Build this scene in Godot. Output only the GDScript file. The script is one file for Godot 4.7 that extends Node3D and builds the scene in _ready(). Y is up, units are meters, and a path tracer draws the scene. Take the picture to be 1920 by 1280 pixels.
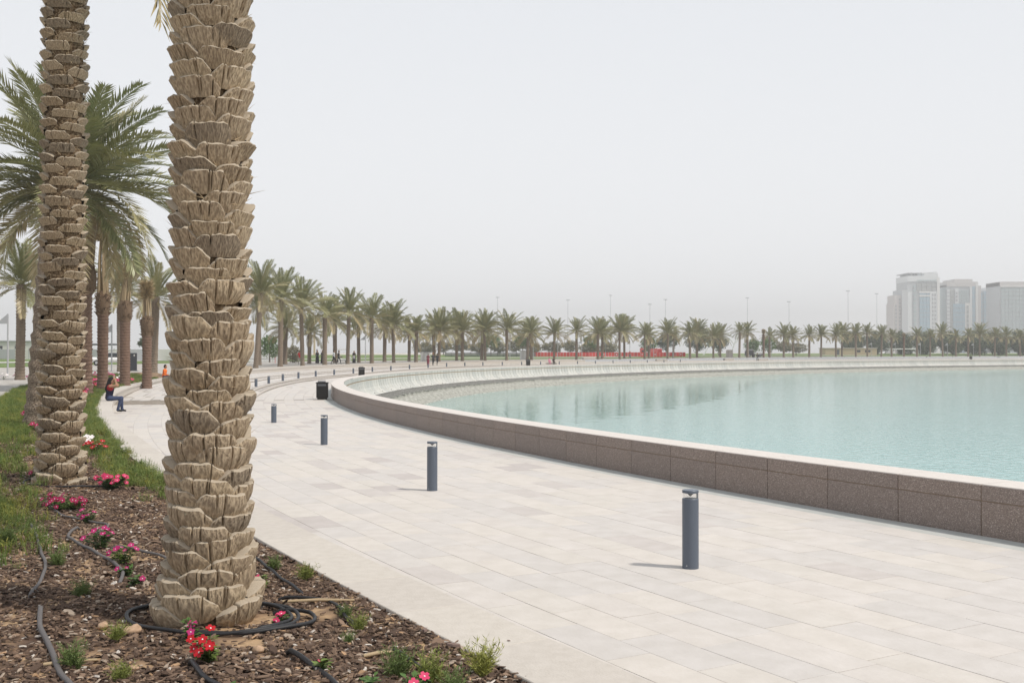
extends Node3D
# A curved promenade round a bay. World: x right, y up, the view looks along -z. y = 0 is the top of the near kerb bench.
const EYE := 1.75
const WATER := -2.4
var rng := RandomNumberGenerator.new()
var taken := {}
var tab_x := PackedFloat32Array()
var tab_z := PackedFloat32Array()
var tab_a := PackedFloat32Array()
var M := {}
var frond_meshes := []
var trunk_meshes := []

const FAR_PALMS := [
	[-23.71, -98.58, 0.37, 7.00, 3.15], [-27.54, -116.20, 0.45, 6.47, 3.08], [-22.93, -105.42, 0.42, 6.81, 3.27], [-26.23, -123.15, 0.47, 4.36, 2.46],
	[-22.00, -111.96, 0.44, 6.12, 3.53], [-24.63, -129.46, 0.48, 3.86, 2.52], [-20.81, -118.45, 0.46, 5.61, 2.84], [-22.70, -136.76, 0.49, 5.36, 3.28],
	[-19.34, -125.39, 0.47, 6.17, 3.07], [-20.61, -143.42, 0.51, 4.90, 2.65], [-17.43, -132.51, 0.49, 5.64, 3.38], [-18.05, -150.78, 0.53, 4.99, 2.86],
	[-15.43, -139.02, 0.50, 5.07, 3.20], [-15.27, -158.05, 0.54, 4.05, 2.77], [-13.14, -145.97, 0.52, 4.37, 1.97], [-12.08, -165.47, 0.56, 4.50, 3.31],
	[-10.49, -153.08, 0.54, 4.58, 3.37], [-8.94, -171.92, 0.57, 4.79, 3.44], [-7.47, -160.61, 0.55, 4.73, 3.21], [-5.11, -179.24, 0.58, 4.93, 3.41],
	[-4.22, -167.46, 0.57, 4.87, 3.52], [-0.87, -173.93, 0.58, 4.99, 3.65], [2.79, -192.75, 0.60, 4.72, 3.28], [3.27, -181.46, 0.59, 4.61, 3.18],
	[7.45, -188.61, 0.60, 4.73, 3.02], [11.82, -195.40, 0.61, 5.15, 2.93], [16.31, -201.67, 0.62, 4.97, 3.23], [18.10, -214.17, 0.62, 5.31, 3.11],
	[20.99, -207.81, 0.62, 5.39, 3.53], [23.26, -220.46, 0.62, 5.65, 3.64], [26.78, -215.07, 0.62, 5.00, 2.69], [29.23, -227.45, 0.62, 4.88, 2.16],
	[32.38, -221.76, 0.62, 5.34, 3.33], [35.47, -234.48, 0.67, 4.72, 2.11], [38.19, -228.31, 0.65, 5.44, 2.97], [41.84, -241.14, 0.73, 5.60, 3.74],
	[44.40, -234.91, 0.71, 4.56, 3.17], [48.45, -247.82, 0.79, 4.93, 3.22], [51.66, -242.27, 0.78, 5.82, 2.42], [54.03, -244.49, 0.80, 5.84, 2.69],
	[60.60, -250.67, 0.82, 4.82, 2.38], [64.92, -254.58, 0.83, 5.25, 3.05], [67.90, -257.20, 0.84, 5.03, 2.83], [72.92, -261.49, 0.85, 5.35, 2.61],
	[76.76, -264.70, 0.86, 5.39, 2.78], [81.62, -268.50, 0.87, 5.44, 3.09], [86.73, -280.22, 0.88, 5.92, 3.36], [88.32, -273.65, 0.87, 5.80, 3.01],
	[92.26, -276.63, 0.88, 6.13, 2.63], [97.03, -280.02, 0.88, 5.91, 2.66], [100.61, -282.43, 0.88, 5.39, 2.40], [109.60, -288.42, 0.89, 5.77, 2.60],
	[114.31, -291.39, 0.89, 5.52, 2.19], [118.91, -294.14, 0.89, 6.30, 3.31], [123.69, -296.97, 0.90, 5.31, 2.38], [128.23, -299.59, 0.90, 5.94, 2.25],
	[132.59, -302.02, 0.90, 5.98, 3.78], [138.17, -305.01, 0.90, 5.73, 2.75], [142.59, -307.30, 0.90, 5.77, 3.07], [147.81, -309.88, 0.90, 5.50, 2.79],
	[153.07, -312.38, 0.90, 6.00, 3.44]]
const TOWER_A := [
		["wall", 315.5, 0.9, 321.6, 43.1, "beige", 0.0],
		["wall", 316.4, 43.1, 321.6, 49.7, "beige", 0.0],
		["window", 316.6, 11.4, 317.7, 42.2, "dim", 0.1, 10, 1],
		["window", 319.7, 11.4, 321.0, 47.5, "dim", 0.1, 12, 1],
		["wall", 321.6, 0.9, 326.5, 54.1, "grey", 1.5]]
const TOWER_B := [
		["wall", 334.1, 0.8, 360.0, 62.1, "grey", 0.0],
		["upper_wall", 334.1, 62.1, 360.2, 67.0, "pale", 0.6],
		["roof_canopy", 334.4, 69.0, 345.2, 69.7, "grey", 0.5],
		["canopy_post", 337.5, 67.0, 338.4, 69.0, "grey", 0.0],
		["canopy_post", 340.2, 67.0, 340.9, 69.0, "grey", 0.0],
		["canopy_post", 342.4, 67.0, 343.1, 69.0, "grey", 0.0],
		["roof_house", 348.3, 67.0, 360.0, 69.5, "pale", 0.0],
		["window", 342.0, 62.3, 358.2, 63.9, "glass", 0.8, 1, 3],
		["dark_glazing", 341.6, 54.2, 358.9, 61.1, "smoke", 0.3, 2, 4],
		["side_panel", 334.1, 0.8, 337.5, 53.5, "pale", 0.4],
		["window", 339.1, 24.2, 341.3, 59.8, "glass", 0.3, 10, 1],
		["frame", 343.8, 52.6, 353.2, 54.0, "white", 0.7],
		["frame", 343.8, 49.5, 353.0, 50.8, "white", 0.6],
		["glazing", 344.2, 50.8, 352.8, 52.6, "blue", 0.4, 1, 3],
		["glazing", 344.2, 0.8, 352.8, 49.5, "blue", 0.4, 14, 3],
		["pale_column", 353.0, 0.8, 358.9, 54.0, "pale", 0.5],
		["window", 354.6, 11.7, 355.7, 52.6, "dim", 0.7, 12, 1],
		["window", 356.6, 11.7, 357.8, 52.6, "dim", 0.7, 12, 1],
		["edge_column", 358.9, 0.8, 361.1, 65.7, "white", 0.8]]
const TOWER_C := [
		["wall", 383.5, 0.8, 411.2, 61.9, "grey", 0.0],
		["upper_wall", 383.5, 60.5, 411.2, 64.7, "beige", 0.6],
		["roof_house", 390.6, 64.7, 406.5, 67.1, "beige", 0.0],
		["wall", 377.9, 0.8, 383.5, 59.1, "greyglass", -1.0],
		["window", 383.8, 12.1, 386.1, 58.6, "pale", 0.4, 14, 1],
		["dark_glazing", 386.6, 0.8, 390.1, 57.7, "smoke", 0.2, 14, 1],
		["frame", 390.6, 45.5, 393.9, 58.6, "pale", 0.5],
		["window", 391.3, 46.9, 392.9, 56.3, "dim", 0.7, 3, 1],
		["glazing", 394.1, 46.4, 403.3, 57.7, "greyglass", 0.3, 4, 4],
		["glazing", 388.9, 0.8, 399.5, 45.5, "blue", 0.6, 11, 4],
		["frame", 399.5, 0.8, 403.7, 45.9, "white", 0.7],
		["dark_glazing", 400.7, 0.8, 402.6, 44.0, "smoke", 0.9, 11, 1],
		["pale_column", 404.0, 0.8, 405.8, 60.5, "pale", 0.5],
		["glazing", 406.1, 0.8, 408.7, 61.0, "blue", 0.3, 15, 1],
		["pale_column", 408.9, 0.8, 411.0, 63.8, "white", 0.5],
		["edge_column", 411.2, 0.8, 413.8, 61.4, "beige", 0.3]]
const TOWER_D := [
		["wall", 422.9, 0.8, 428.6, 56.5, "grey", 0.0],
		["glazing", 421.0, 0.8, 423.8, 56.9, "blue", 0.4, 14, 1],
		["glazing", 424.8, 0.8, 428.2, 57.9, "blue", 0.4, 14, 1],
		["wall", 428.6, 0.8, 439.7, 57.9, "dim", 0.0],
		["roof_house", 431.0, 57.9, 435.8, 61.3, "pale", 0.0],
		["fin", 428.6, 0.8, 429.5, 58.9, "white", 0.8],
		["fin", 430.7, 0.8, 431.3, 59.8, "white", 0.8],
		["fin", 432.3, 0.8, 435.7, 60.3, "white", 0.8],
		["fin", 436.4, 0.8, 437.0, 58.4, "white", 0.8],
		["fin", 437.6, 0.8, 438.2, 57.9, "white", 0.8],
		["fin", 438.9, 0.8, 439.7, 57.4, "white", 0.8]]
const TOWER_E := [
		["wall", 412.2, 0.8, 450.0, 61.6, "grey", 0.0],
		["upper_wall", 412.2, 58.5, 450.0, 62.1, "beige", 0.6],
		["frame", 412.7, 57.6, 450.0, 58.5, "white", 0.9],
		["glazing", 413.1, 0.8, 450.0, 57.1, "greyglass", 0.4, 16, 12]]

# ---------- height and offset tables along the quay (distance along the quay, value)
const BENCH := [-60, 7.87, 14, 7.87, 20, 7.9, 26, 8.05, 38, 8.7, 48, 9.7, 56, 10.5, 64, 11.1, 85, 11.8, 100, 12.8, 115, 14, 135, 15.5, 155, 17, 190, 18.5, 560, 18.5]
const STEP_LOW := [-60, 3.65, 55, 3.65, 60, 3.75, 68, 3.95, 77, 4.3, 86, 4.6, 100, 5.0, 140, 7, 560, 7]
const STEP_HIGH := [-60, 5.6, 55, 5.6, 66, 6.1, 76, 6.7, 82, 7.1, 93, 7.8, 100, 8.2, 140, 11, 560, 11]
const PAVE_Y := [-60, -.45, 46, -.45, 55, -.41, 66, -.39, 80, -.36, 95, -.35, 115, -.2, 130, -.08, 150, 0, 190, .06, 230, .09, 560, .09]
const RISE_LOW := [-60, 0, 44, 0, 52, .1, 130, .1, 150, .03, 165, 0, 560, 0]
const RISE_HIGH := [-60, 0, 50, 0, 62, .06, 120, .06, 150, 0, 560, 0]
const FOOT_Y := [-60, -.45, 44, -.45, 56, -.31, 62, -.13, 86, 0, 103, .09, 125, .13, 172, .16, 200, .2, 560, .2]
const BENCH_Y := [-60, 0, 50, 0, 56, .02, 62, .06, 68, .2, 80, .33, 94, .37, 101, .43, 112, .46, 131, .5, 146, .54, 165, .58, 185, .6, 200, .3, 560, .3]
const LAND_Y := [-60, .25, 60, .25, 72, .3, 94, .37, 101, .43, 112, .46, 131, .5, 146, .54, 165, .58, 200, .62, 225, .62, 251, .8, 285, .87, 340, .9, 560, .9]
const BED_LEFT := [-60, 15, 14, 14.5, 20, 12.4, 26, 11.5, 37, 12.1, 49, 13.8, 60, 15, 68, 15.4, 560, 15.4]
const CAP_Y := [-60, .17, 50, .17, 80, .12, 560, .12]
const CURVE := [-60, .00765, 0, .00765, 30, .0074, 60, .008, 90, .0074, 130, .0049, 200, .0031, 330, .00286, 560, .00286]

func ip(a: Array, s: float) -> float:
	if s <= a[0]:
		return a[1]
	for k in range(2, a.size(), 2):
		if s <= a[k]:
			var t: float = (s - a[k - 2]) / (a[k] - a[k - 2])
			return lerpf(a[k - 1], a[k + 1], t)
	return a[a.size() - 1]

func lay_curve():
	var n := 2481
	tab_x.resize(n); tab_z.resize(n); tab_a.resize(n)
	var th := 0.0
	var at0 := 240
	tab_a[0] = 0.0
	for k in range(1, n):
		var s := -60.0 + k * .25
		th += (ip(CURVE, s) + ip(CURVE, s - .25)) * .125
		tab_a[k] = th
	var off := -.5656 - tab_a[at0]
	for k in n:
		tab_a[k] += off
	tab_x[0] = 0.0; tab_z[0] = 0.0
	for k in range(1, n):
		tab_x[k] = tab_x[k - 1] + (sin(tab_a[k]) + sin(tab_a[k - 1])) * .125
		tab_z[k] = tab_z[k - 1] + (cos(tab_a[k]) + cos(tab_a[k - 1])) * .125
	var dx := 9.355 - tab_x[at0]
	var dz := 6.716 - tab_z[at0]
	for k in n:
		tab_x[k] += dx; tab_z[k] += dz

func ang(s: float) -> float:
	var f := clampf((s + 60.0) * 4.0, 0, 2479.0)
	var k := int(f)
	return lerpf(tab_a[k], tab_a[k + 1], f - k)

# a point at distance s along the quay, o metres to its land side
func q(s: float, o: float, y: float) -> Vector3:
	var f := clampf((s + 60.0) * 4.0, 0, 2479.0)
	var k := int(f)
	var t := f - k
	var a := lerpf(tab_a[k], tab_a[k + 1], t)
	return Vector3(lerpf(tab_x[k], tab_x[k + 1], t) - cos(a) * o, y, -(lerpf(tab_z[k], tab_z[k + 1], t) + sin(a) * o))

# axes there: x along the quay, z towards the water
func qb(s: float) -> Basis:
	var a := ang(s)
	return Basis(Vector3(sin(a), 0, -cos(a)), Vector3.UP, Vector3(cos(a), 0, sin(a)))

func nearest_s(p: Vector3) -> Vector2:
	var best := 1e18
	var bk := 0
	for k in range(0, 2480, 8):
		var d := (tab_x[k] - p.x) * (tab_x[k] - p.x) + (tab_z[k] + p.z) * (tab_z[k] + p.z)
		if d < best:
			best = d; bk = k
	for k in range(maxi(0, bk - 8), mini(2480, bk + 9)):
		var d := (tab_x[k] - p.x) * (tab_x[k] - p.x) + (tab_z[k] + p.z) * (tab_z[k] + p.z)
		if d < best:
			best = d; bk = k
	var a := tab_a[bk]
	return Vector2(-60.0 + bk * .25, -(p.x - tab_x[bk]) * cos(a) + (-p.z - tab_z[bk]) * sin(a))

func land_in(s: float) -> float:
	var t := smoothstep(64.0, 70.0, s)
	return lerpf(ip(BED_LEFT, s), ip(BENCH, s) + .55, t)

func lawn_in(s: float) -> float:
	return ip(BENCH, s) + lerpf(27.0, 13.0, smoothstep(120.0, 190.0, s))

# height of the walking surface or the land at (s, o)
func ground_y(s: float, o: float) -> float:
	var e := ip(BENCH, s)
	if o < e:
		var y := ip(PAVE_Y, s)
		var o1 := ip(STEP_LOW, s)
		var o3 := ip(STEP_HIGH, s)
		if o > o1: y += ip(RISE_LOW, s)
		if o > o1 + .45: y += ip(RISE_LOW, s)
		if o > o3: y += ip(RISE_HIGH, s)
		if o > o3 + .85:
			y = lerpf(y + ip(RISE_HIGH, s), ip(FOOT_Y, s), clampf((o - o3 - .85) / maxf(e - o3 - .85, .1), 0, 1))
		return y
	var li := lawn_in(s)
	if o < land_in(s):
		return bed_y(s, o)
	if o < li:
		return ip(LAND_Y, s)
	return ip(LAND_Y, s) + .75 * clampf((o - li) / 60.0, 0, 1)

func bed_y(s: float, o: float) -> float:
	var inner := ip(BENCH, s) + .55
	var left := ip(BED_LEFT, s)
	var t := clampf((o - inner) / 1.6, 0, 1)
	var m: float = lerpf(.02, .26, smoothstep(8.0, 22.0, s))
	var y: float = ip(BENCH_Y, s) - .03 + m * t * t * (3 - 2 * t)
	return lerpf(y, ip(LAND_Y, s) - .01, smoothstep(left - 1.2, left, o))

func gy(x: float, z: float) -> float:
	var so := nearest_s(Vector3(x, 0, z))
	return ground_y(so.x, so.y)

# ---------- meshes
class MB:
	var v := PackedVector3Array()
	var n := PackedVector3Array()
	var c := PackedColorArray()
	var u := PackedVector2Array()
	var i := PackedInt32Array()
	var col := Color(1, 1, 1)
	func tri(a: Vector3, b: Vector3, d: Vector3):
		var nn := (b - a).cross(d - a).normalized()
		var k := v.size()
		v.append(a); v.append(b); v.append(d)
		for j in 3:
			n.append(nn); c.append(col)
		u.append(Vector2(0, 0)); u.append(Vector2(1, 0)); u.append(Vector2(1, 1))
		i.append(k); i.append(k + 2); i.append(k + 1)
	func quad(a: Vector3, b: Vector3, d: Vector3, e: Vector3):
		var nn := (d - a).cross(e - b).normalized()
		var k := v.size()
		v.append(a); v.append(b); v.append(d); v.append(e)
		for j in 4:
			n.append(nn); c.append(col)
		u.append(Vector2(0, 0)); u.append(Vector2(1, 0)); u.append(Vector2(1, 1)); u.append(Vector2(0, 1))
		i.append(k); i.append(k + 2); i.append(k + 1)
		i.append(k); i.append(k + 3); i.append(k + 2)
	func grid(p: PackedVector3Array, nu: int, nv: int, us := Vector2(1, 1), wrap := false):
		var k := v.size()
		var nn := PackedVector3Array()
		nn.resize(p.size())
		for b in nv - 1:
			for a in nu - 1:
				var j := b * nu + a
				var f := (p[j + nu + 1] - p[j]).cross(p[j + nu] - p[j + 1])
				nn[j] += f; nn[j + 1] += f; nn[j + nu] += f; nn[j + nu + 1] += f
		if wrap:
			for b in nv:
				var s := nn[b * nu] + nn[b * nu + nu - 1]
				nn[b * nu] = s; nn[b * nu + nu - 1] = s
		for j in p.size():
			v.append(p[j]); n.append(nn[j].normalized()); c.append(col)
			u.append(Vector2(float(j % nu) / (nu - 1) * us.x, float(j / nu) / (nv - 1) * us.y))
		for b in nv - 1:
			for a in nu - 1:
				var j := k + b * nu + a
				i.append(j); i.append(j + nu + 1); i.append(j + 1)
				i.append(j); i.append(j + nu); i.append(j + nu + 1)
	func into(am: ArrayMesh, m: Material) -> ArrayMesh:
		var arr := []
		arr.resize(Mesh.ARRAY_MAX)
		arr[Mesh.ARRAY_VERTEX] = v; arr[Mesh.ARRAY_NORMAL] = n; arr[Mesh.ARRAY_COLOR] = c
		arr[Mesh.ARRAY_TEX_UV] = u; arr[Mesh.ARRAY_INDEX] = i
		am.add_surface_from_arrays(Mesh.PRIMITIVE_TRIANGLES, arr)
		am.surface_set_material(am.get_surface_count() - 1, m)
		return am
	func mesh(m: Material) -> ArrayMesh:
		return into(ArrayMesh.new(), m)

func bx(b: MB, t: Transform3D, s: Vector3, ch := 0.0):
	var h := s * .5
	if ch <= 0.0:
		var p := []
		for k in 8:
			p.append(t * Vector3(h.x if k & 1 else -h.x, h.y if k & 2 else -h.y, h.z if k & 4 else -h.z))
		b.quad(p[4], p[5], p[7], p[6]); b.quad(p[1], p[0], p[2], p[3])
		b.quad(p[5], p[1], p[3], p[7]); b.quad(p[0], p[4], p[6], p[2])
		b.quad(p[6], p[7], p[3], p[2]); b.quad(p[0], p[1], p[5], p[4])
		return
	# chamfered: every corner gives three points
	var f := func(sx: int, sy: int, sz: int, ax: int) -> Vector3:
		var d := Vector3(h.x - (0.0 if ax == 0 else ch), h.y - (0.0 if ax == 1 else ch), h.z - (0.0 if ax == 2 else ch))
		return t * Vector3(d.x * sx, d.y * sy, d.z * sz)
	for sgn in [-1, 1]:
		var g := [f.call(sgn, -1, -1, 0), f.call(sgn, 1, -1, 0), f.call(sgn, 1, 1, 0), f.call(sgn, -1, 1, 0)]
		var e := [f.call(-1, sgn, -1, 1), f.call(-1, sgn, 1, 1), f.call(1, sgn, 1, 1), f.call(1, sgn, -1, 1)]
		var w := [f.call(-1, -1, sgn, 2), f.call(1, -1, sgn, 2), f.call(1, 1, sgn, 2), f.call(-1, 1, sgn, 2)]
		for r in [g, e, w]:
			if sgn > 0: b.quad(r[0], r[1], r[2], r[3])
			else: b.quad(r[3], r[2], r[1], r[0])
	for s1 in [-1, 1]:
		for s2 in [-1, 1]:
			var fl: bool = s1 * s2 > 0
			var a := [f.call(s1, s2, -1, 0), f.call(s1, s2, -1, 1), f.call(s1, s2, 1, 1), f.call(s1, s2, 1, 0)]
			var d := [f.call(s1, -1, s2, 0), f.call(s1, 1, s2, 0), f.call(s1, 1, s2, 2), f.call(s1, -1, s2, 2)]
			var g := [f.call(-1, s1, s2, 1), f.call(-1, s1, s2, 2), f.call(1, s1, s2, 2), f.call(1, s1, s2, 1)]
			for r in [a, d, g]:
				if fl: b.quad(r[0], r[1], r[2], r[3])
				else: b.quad(r[3], r[2], r[1], r[0])
			for s3 in [-1, 1]:
				if s1 * s2 * s3 > 0: b.tri(f.call(s1, s2, s3, 0), f.call(s1, s2, s3, 1), f.call(s1, s2, s3, 2))
				else: b.tri(f.call(s1, s2, s3, 0), f.call(s1, s2, s3, 2), f.call(s1, s2, s3, 1))

func tf(p: Vector3, turn := 0.0) -> Transform3D:
	return Transform3D(Basis(Vector3.UP, turn), p)

func tube(b: MB, pts: Array, rad: Array, sides := 6, cap := true):
	var g := PackedVector3Array()
	var nrm := Vector3.ZERO
	for k in pts.size():
		var d: Vector3 = pts[mini(k + 1, pts.size() - 1)] - pts[maxi(k - 1, 0)]
		d = d.normalized()
		if k == 0:
			nrm = d.cross(Vector3.UP if absf(d.y) < .9 else Vector3.RIGHT).normalized()
		else:
			nrm = (nrm - d * nrm.dot(d)).normalized()
		var bi := d.cross(nrm)
		for j in sides + 1:
			var a := TAU * j / sides
			g.append(pts[k] + (nrm * cos(a) + bi * sin(a)) * rad[mini(k, rad.size() - 1)])
	b.grid(g, sides + 1, pts.size(), Vector2(1, pts.size() * .25), true)
	if cap:
		for e in [0, pts.size() - 1]:
			for j in sides:
				var p1 := g[e * (sides + 1) + j]
				var p2 := g[e * (sides + 1) + j + 1]
				if e == 0: b.tri(pts[e], p2, p1)
				else: b.tri(pts[e], p1, p2)

func lathe(b: MB, prof: Array, sides := 24, o := Vector3.ZERO, smooth := false):
	var rows := []
	for p in prof:
		var r := PackedVector3Array()
		for j in sides + 1:
			var a := -TAU * j / sides
			r.append(o + Vector3(cos(a) * p[0], p[1], sin(a) * p[0]))
		rows.append(r)
	if smooth:
		var g := PackedVector3Array()
		for r in rows: g.append_array(r)
		b.grid(g, sides + 1, rows.size(), Vector2(1, 1), true)
	else:
		for k in rows.size() - 1:
			var g := PackedVector3Array()
			g.append_array(rows[k]); g.append_array(rows[k + 1])
			b.grid(g, sides + 1, 2, Vector2(1, 1), true)

func ball(b: MB, o: Vector3, r: Vector3, su := 10, sv := 7):
	var g := PackedVector3Array()
	for k in sv:
		var e := PI * (float(k) / (sv - 1) - .5)
		for j in su + 1:
			var a := -TAU * j / su
			g.append(o + Vector3(cos(a) * cos(e) * r.x, sin(e) * r.y, sin(a) * cos(e) * r.z))
	b.grid(g, su + 1, sv, Vector2(1, 1), true)

# strip along the quay; prof: func(s) -> Array of Vector2(offset, y)
func ribbon(b: MB, ss: Array, prof: Callable):
	var last := []
	var ls := 0.0
	for s in ss:
		var now: Array = prof.call(s)
		if last.size():
			for k in now.size() - 1:
				b.quad(q(ls, last[k].x, last[k].y), q(s, now[k].x, now[k].y), q(s, now[k + 1].x, now[k + 1].y), q(ls, last[k + 1].x, last[k + 1].y))
		last = now
		ls = s

func steps(a: float, z: float, d: float) -> Array:
	var r := []
	var n := int(ceil((z - a) / d))
	for k in n + 1:
		r.append(lerpf(a, z, float(k) / n))
	return r

# ---------- scene nodes
func numbered(called: String) -> String:
	if not taken.has(called):
		taken[called] = 0
		return called
	taken[called] += 1
	return "%s_%03d" % [called, taken[called]]

func tag(o: Node, label: String, category: String, group := "") -> Node:
	o.set_meta("label", label); o.set_meta("category", category)
	if group: o.set_meta("group", group)
	return o

func thing(called: String, label: String, category: String, at := Vector3.ZERO, turn := 0.0, group := "") -> Node3D:
	var o := Node3D.new()
	o.name = numbered(called)
	add_child(o)
	o.position = at
	o.rotation.y = turn
	tag(o, label, category, group)
	return o

func part(parent: Node, called: String, mesh: Mesh, t := Transform3D.IDENTITY, over: Material = null) -> MeshInstance3D:
	var o := MeshInstance3D.new()
	o.name = called
	o.mesh = mesh
	o.transform = t
	if over: o.material_override = over
	parent.add_child(o, true)
	return o

func struct(called: String, mesh: Mesh) -> MeshInstance3D:
	var o := MeshInstance3D.new()
	o.name = numbered(called)
	o.mesh = mesh
	add_child(o)
	o.set_meta("kind", "structure")
	return o

func ordinal(k: int) -> String:
	var one := ["", "first", "second", "third", "fourth", "fifth", "sixth", "seventh", "eighth", "ninth", "tenth", "eleventh", "twelfth", "thirteenth", "fourteenth", "fifteenth", "sixteenth", "seventeenth", "eighteenth", "nineteenth"]
	var ten := ["", "", "twenty", "thirty", "forty", "fifty", "sixty", "seventy"]
	if k < 20: return one[k]
	if k % 10 == 0: return ten[k / 10].trim_suffix("y") + "ieth"
	return ten[k / 10] + "-" + one[k % 10]

# ---------- materials
func lin(r: float, g: float, b: float) -> Color:
	return Color(r, g, b).linear_to_srgb()

func noise_img(sd: int, freq: float, oct: int, size: int, lo: Color, hi: Color, kind := 1, contrast := 1.0) -> Image:
	var f := FastNoiseLite.new()
	f.seed = sd; f.frequency = freq; f.fractal_octaves = oct
	f.noise_type = [FastNoiseLite.TYPE_CELLULAR, FastNoiseLite.TYPE_SIMPLEX_SMOOTH][kind]
	var g := f.get_seamless_image(size, size)
	g.convert(Image.FORMAT_L8)
	var src := g.get_data()
	var dst := PackedByteArray()
	dst.resize(size * size * 3)
	for k in src.size():
		var t := clampf((src[k] / 255.0 - .5) * contrast + .5, 0, 1)
		dst[k * 3] = int(255 * lerpf(lo.r, hi.r, t))
		dst[k * 3 + 1] = int(255 * lerpf(lo.g, hi.g, t))
		dst[k * 3 + 2] = int(255 * lerpf(lo.b, hi.b, t))
	return Image.create_from_data(size, size, false, Image.FORMAT_RGB8, dst)

func speck_img(sd: int, size: int, base: Color, light: Color, dark: Color, pl: float, pd: float) -> Image:
	var r := RandomNumberGenerator.new()
	r.seed = sd
	var im := Image.create(size, size, false, Image.FORMAT_RGB8)
	im.fill(base)
	for k in int(size * size * (pl + pd)):
		var c := light if r.randf() < pl / (pl + pd) else dark
		c = base.lerp(c, r.randf_range(.3, 1))
		im.fill_rect(Rect2i(r.randi() % size, r.randi() % size, 1 + (r.randi() % 2), 1 + (r.randi() % 2)), c)
	return im

func streak_img(sd: int, w: int, h: int, fx: float, fy: float, lo: Color, hi: Color) -> Image:
	var f := FastNoiseLite.new()
	f.seed = sd; f.frequency = 1.0; f.fractal_octaves = 4
	var dst := PackedByteArray()
	dst.resize(w * h * 3)
	for y in h:
		for x in w:
			var t := clampf(f.get_noise_2d(x * fx, y * fy) * 1.3 + .5, 0, 1)
			var k := (y * w + x) * 3
			dst[k] = int(255 * lerpf(lo.r, hi.r, t)); dst[k + 1] = int(255 * lerpf(lo.g, hi.g, t)); dst[k + 2] = int(255 * lerpf(lo.b, hi.b, t))
	return Image.create_from_data(w, h, false, Image.FORMAT_RGB8, dst)

func tx(im: Image) -> ImageTexture:
	im.generate_mipmaps()
	return ImageTexture.create_from_image(im)

func bump_of(im: Image, k: float) -> ImageTexture:
	var b: Image = im.duplicate()
	b.convert(Image.FORMAT_RGBA8)
	b.bump_map_to_normal_map(k)
	return tx(b)

func mat(c: Color, rough := .85, albedo: Texture2D = null, scale := 1.0, normal: Texture2D = null, ns := 1.0, spec := .4) -> StandardMaterial3D:
	var m := StandardMaterial3D.new()
	m.albedo_color = c
	m.roughness = rough
	m.metallic_specular = spec
	m.vertex_color_use_as_albedo = true
	if albedo: m.albedo_texture = albedo
	if normal:
		m.normal_enabled = true; m.normal_texture = normal; m.normal_scale = ns
	if albedo or normal:
		m.uv1_triplanar = true; m.uv1_world_triplanar = true
		m.uv1_scale = Vector3(scale, scale, scale)
	m.cull_mode = BaseMaterial3D.CULL_DISABLED
	return m

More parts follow.
